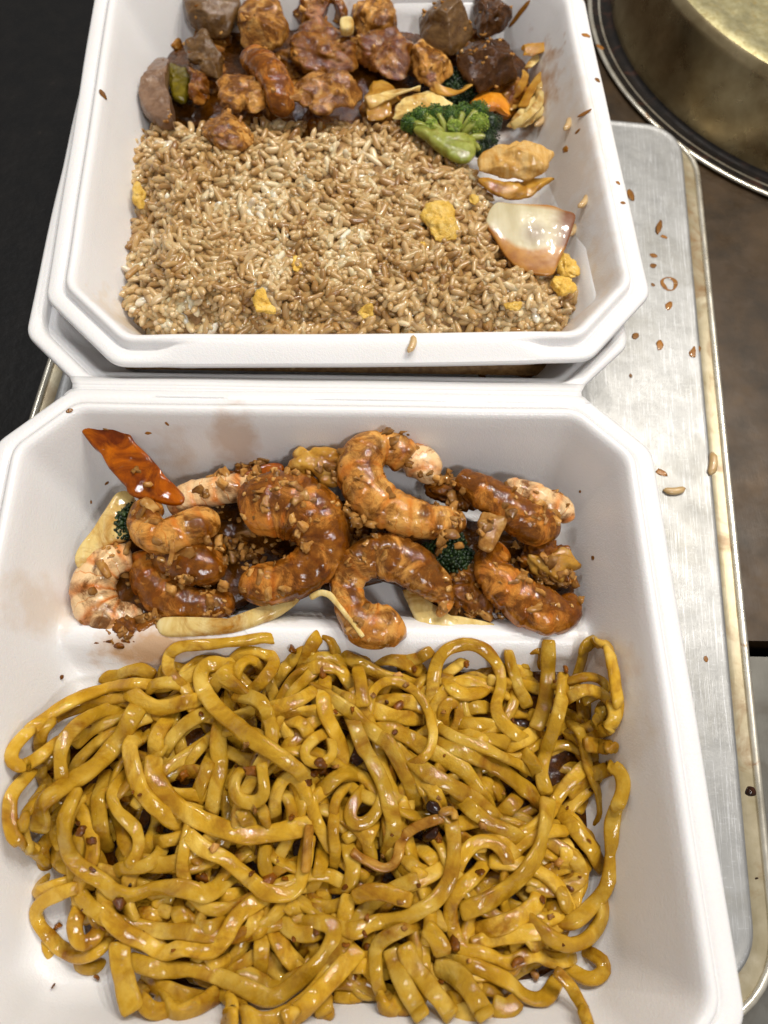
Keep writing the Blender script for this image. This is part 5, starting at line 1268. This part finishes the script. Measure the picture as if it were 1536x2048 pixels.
for _k, (P_, w_, lab_) in enumerate([([(1120, 660), (1170, 560), (1240, 470), (1300, 440)], .5, 'thin onion strip leaning up behind the cream wedge'),
        ([(1050, 780), (1140, 720), (1220, 640), (1250, 560)], .45, 'onion strip along the front of the cream wedge'),
        ([(1000, 610), (1080, 570), (1130, 500), (1140, 440)], .5, 'glossy onion strip under the dark beef at the right'),
        ([(1150, 420), (1220, 340), (1290, 280)], .4, 'short onion strip pointing up the right wall'),
        ([(1190, 660), (1280, 580), (1340, 520), (1390, 510)], .42, 'curled onion strip touching the right wall'),
        ([(160, 640), (260, 600), (380, 560), (500, 540)], .6, 'amber onion strip lying along the rice edge'),
        ([(560, 520), (640, 560), (740, 560), (800, 520)], .5, 'onion strip between the orange chunk and the broccoli')]):
    strand('onion_strip', MB_(P_), w_, .13, M['onion' if _k % 2 else 'onion_brown'], limit=False, seed=740 + _k, roll_amp=.6, label=lab_, cat='onion strip', zg=2.5)
# onion layers and pale chicken on the right of the rice
meat('onion_piece', MC_([(520, 430), (620, 440), (760, 440), (900, 410), (1000, 370), (1055, 365), (1060, 410), (980, 460), (900, 520), (780, 545), (650, 520), (560, 480)]), 3.0, .3, 'onion_brown', 'boat shaped browned onion layer under the pale chicken', 'onion piece', 450, amp=.04, bowl=.06)
meat('chicken_piece', MC_([(520, 260), (560, 200), (640, 150), (740, 115), (860, 150), (1000, 170), (1025, 160), (1050, 240), (1000, 330), (900, 400), (760, 420), (620, 420), (540, 380), (515, 320)]), 3.6, .65, 'chicken_pale', 'pale peach chicken slice at the right above the onion petal', 'chicken', 451, crease=.05, amp=.08)
t = NT('onion_petal'); t.jitter()
c_ = t.ramp(t.noise(.8, 3, .5, .2, (2.2, .5, 1)), [(.3, (182, 168, 128)), (.7, (206, 196, 162))])
ed = t.attr('side')
c_ = t.mix(t.ramp(t.math('ADD', ed, t.math('MULTIPLY', t.noise(1.2, 4), .3)), [(.35, (0, 0, 0, 1)), (1.15, (1, 1, 1, 1))]), c_, (112, 60, 14))
c_ = t.mix(t.attr('low'), c_, t.ramp(t.noise(1.5, 4), [(.3, (150, 92, 26)), (.7, (190, 134, 52))]))
sub = t.n.new('ShaderNodeVectorMath'); sub.operation = 'DISTANCE'; t.l(t.co.outputs[0], sub.inputs[0]); sub.inputs[1].default_value = (.12, -.1, .3)
c_ = t.mix(t.ramp(t.math('MULTIPLY', sub.outputs['Value'], 1.0), [(.3, (.85, .85, .85, 1)), (.85, (0, 0, 0, 1))]), c_, (92, 50, 18))
t.set(col=c_, rough=.34, coat=.5, crough=.1, sss=.2, sscale=.3 * S, cior=1.42); t.bump([(t.noise(1.5, 3), .2, .05)]); M['petal'] = t.m
pt = pillow('onion_piece', MC_([(645, 572), (760, 588), (880, 603), (1030, 613), (1110, 636), (1190, 660), (1178, 740), (1150, 830), (1105, 920), (1060, 1003), (960, 1003), (870, 985), (790, 945), (720, 880), (650, 780), (590, 685)]), 3.9, .13, M['petal'],
            'curved translucent onion petal with browned right edge and dark spot on the rice', 'onion piece', sq=7, amp=.02, seed=453, bowl=-.05, tilt=(.06, .18), bottom=1, N=140, kr=40)
Vp = o_data[pt.name][0]
dv = (Vp - CAM) @ _RM; pxy = np.c_[(768 + FPX * dv[:, 0] / -dv[:, 2] - 800) / .293, (1024 - FPX * dv[:, 1] / -dv[:, 2] - 240) / .293]
top_poly = np.array([(640, 560), (1200, 640), (1160, 860), (1040, 850), (900, 875), (800, 850), (700, 780), (580, 680)], float)
side = np.clip((pxy[:, 0] - 960) / 190, 0, 1.2) * .9 + .1 * np.clip((pxy[:, 0] - 1090) / 60, 0, 1)
low = np.clip(-poly_dist(pxy, top_poly) / 30 + .1, 0, 1)
for nm, val in (('side', side), ('low', low)):
    a = pt.data.attributes.new(nm, 'FLOAT', 'POINT'); a.data.foreach_set('value', val.astype(np.float32))

# ================================================================== sauce drops and flakes on foam and tray
def drop(px, py, r, label, k=0, mats=DRP, cat='sauce drop', name='sauce_drop', stretch=1.0, ang=0.0):
    p, nrm = hit(px, py); sc = np.linalg.norm(p - CAM) / FPX
    o = bpy.data.objects.new(name, mats[k % len(mats)]); COL.objects.link(o); o.location = tuple((p + nrm * .01) * S)
    if nrm[2] < 0: nrm = -nrm
    q = Vector(nrm).to_track_quat('Z', 'Y'); o.rotation_mode = 'QUATERNION'
    o.rotation_quaternion = q @ Euler((0, 0, ang)).to_quaternion()
    rr_ = r * sc; o.scale = (rr_ * stretch, rr_ / math.sqrt(stretch), rr_); tag(o, label, cat, 'splashed sauce drops' if cat == 'sauce drop' else None)
D = [(588, 766, 5, 'sauce drop on the hinge left of its middle'), (903, 777, 5, 'sauce drop on the hinge right of its middle'), (138, 822, 6, 'sauce drop at the left rear corner of the front container rim'),
     (295, 866, 5, 'drop on the rear wall just right of the carrot top'), (334, 847, 4, 'upper one of two specks on the rear wall right of the carrot'), (213, 967, 4, 'sauce speck on the left wall below the carrot'),
     (182, 1004, 3, 'faint sauce speck low on the left wall'), (1160, 983, 3, 'tiny speck on the rear wall above the right shrimp'), (1186, 1116, 5, 'sauce speck on the right wall of the shrimp side'),
     (1130, 653, 6, 'sauce drop on the front right rim of the rear container'), (1262, 392, 10, 'largest brown drop on the right rim of the rear container'), (1170, 70, 6, 'yellow brown drop high on the right rim'), (1200, 95, 6, 'drop just outside the highest rim drop'),
     (1196, 161, 5, 'small drop midway up the right rim'), (1236, 366, 4, 'speck inside the largest rim drop'), (1246, 406, 4, 'speck below the largest rim drop'), (205, 188, 8, 'brown drop on the left rim of the rear container'),
     (1170, 226, 7, 'slanting upper streak drop on the right inner wall'), (1156, 262, 5, 'small middle drop of the row on the right inner wall'), (1130, 298, 8, 'round lowest drop of the row on the right inner wall'), (1041, 26, 9, 'tall drip on the foam near the top right meat'),
     (1318, 452, 9, 'brown smear on the tray beside the rim corner'), (1328, 474, 5, 'speck under the brown smear on the tray'), (1307, 511, 6, 'upper of two tan drops on the tray'), (1306, 532, 6, 'lower of two tan drops on the tray'),
     (1338, 612, 8, 'splattered tan drop on the tray by the container corner'), (1270, 673, 8, 'left drop of three in a row on the tray'), (1320, 688, 9, 'middle drop of three in a row on the tray'), (1388, 703, 12, 'right and largest drop of three in a row on the tray'),
     (1261, 751, 4, 'tiny drop on the tray near the hinge'), (1323, 946, 9, 'dark drop at the right rim of the front container'), (1412, 1318, 5, 'small tan speck on the tray halfway down'), (1306, 570, 4, 'speck on the tray left of the sauce ring')]
for k, (x, y, r, lab) in enumerate(D):
    st = {(1041, 26): 2.6, (1170, 226): 2.0, (1156, 262): 1.6, (1318, 452): 1.9, (1262, 392): 1.5}.get((x, y), 1.15)
    drop(x, y, r, lab, k, stretch=st, ang=1.2 if st > 1.5 else rng.rand() * 3, mats=CRU and DRP)
# flakes
def flake(px, py, w, h, label, mat='crumb', seed=0):
    p, nrm = hit(px, py); P = [(px + w * math.cos(a) * (1 + .25 * math.sin(3 * a + seed)), py + h * math.sin(a) * (1 + .2 * math.cos(2 * a + seed))) for a in np.linspace(0, 6.28, 10)[:-1]]
    pillow('food_flake', P, p[2] + .06, .09, M[mat], label, 'food flake', amp=.06, seed=seed, N=24, kr=8, stamp=False)
flake(498, 661, 18, 7, 'thin brown flake lying on the front rim of the rear container', seed=3)
flake(1055, 747, 24, 9, 'brown sauced crumb in the shaded lid groove at the right', seed=4)
flake(965, 752, 9, 5, 'small brown crumb left of the larger one in the lid groove', seed=5)
flake(1501, 1583, 8, 9, 'black burnt speck on the tray rim', mat='char', seed=6)
flake(1513, 1756, 4, 4, 'smaller black speck further down the tray rim', mat='char', seed=7)
# ring shaped sauce marks on the tray
for px, py, r, lab in ((1338, 568, 12, 'ring shaped dried sauce mark on the tray'),):
    p, nrm = hit(px, py); sc = np.linalg.norm(p - CAM) / FPX; A = np.linspace(0, 6.28, 40); R0 = r * sc
    P3 = np.c_[p[0] + R0 * np.cos(A) * (1 + .1 * np.sin(3 * A)), p[1] + R0 * 1.2 * np.sin(A), np.full(40, p[2] + .012)]
    V, F, _ = sweep(P3, np.full(40, .075) * (1 + .55 * np.sin(A * 2 + 1)), np.full(40, .006), np.zeros(40), 8)
    o, _c = solid('sauce_ring', V, F, M['amber'], rnd=.4); tag(o, lab, 'sauce mark')
print('objects', len(bpy.data.objects), 'polys', sum(len(o.data.polygons) for o in bpy.data.objects if o.type == 'MESH'))
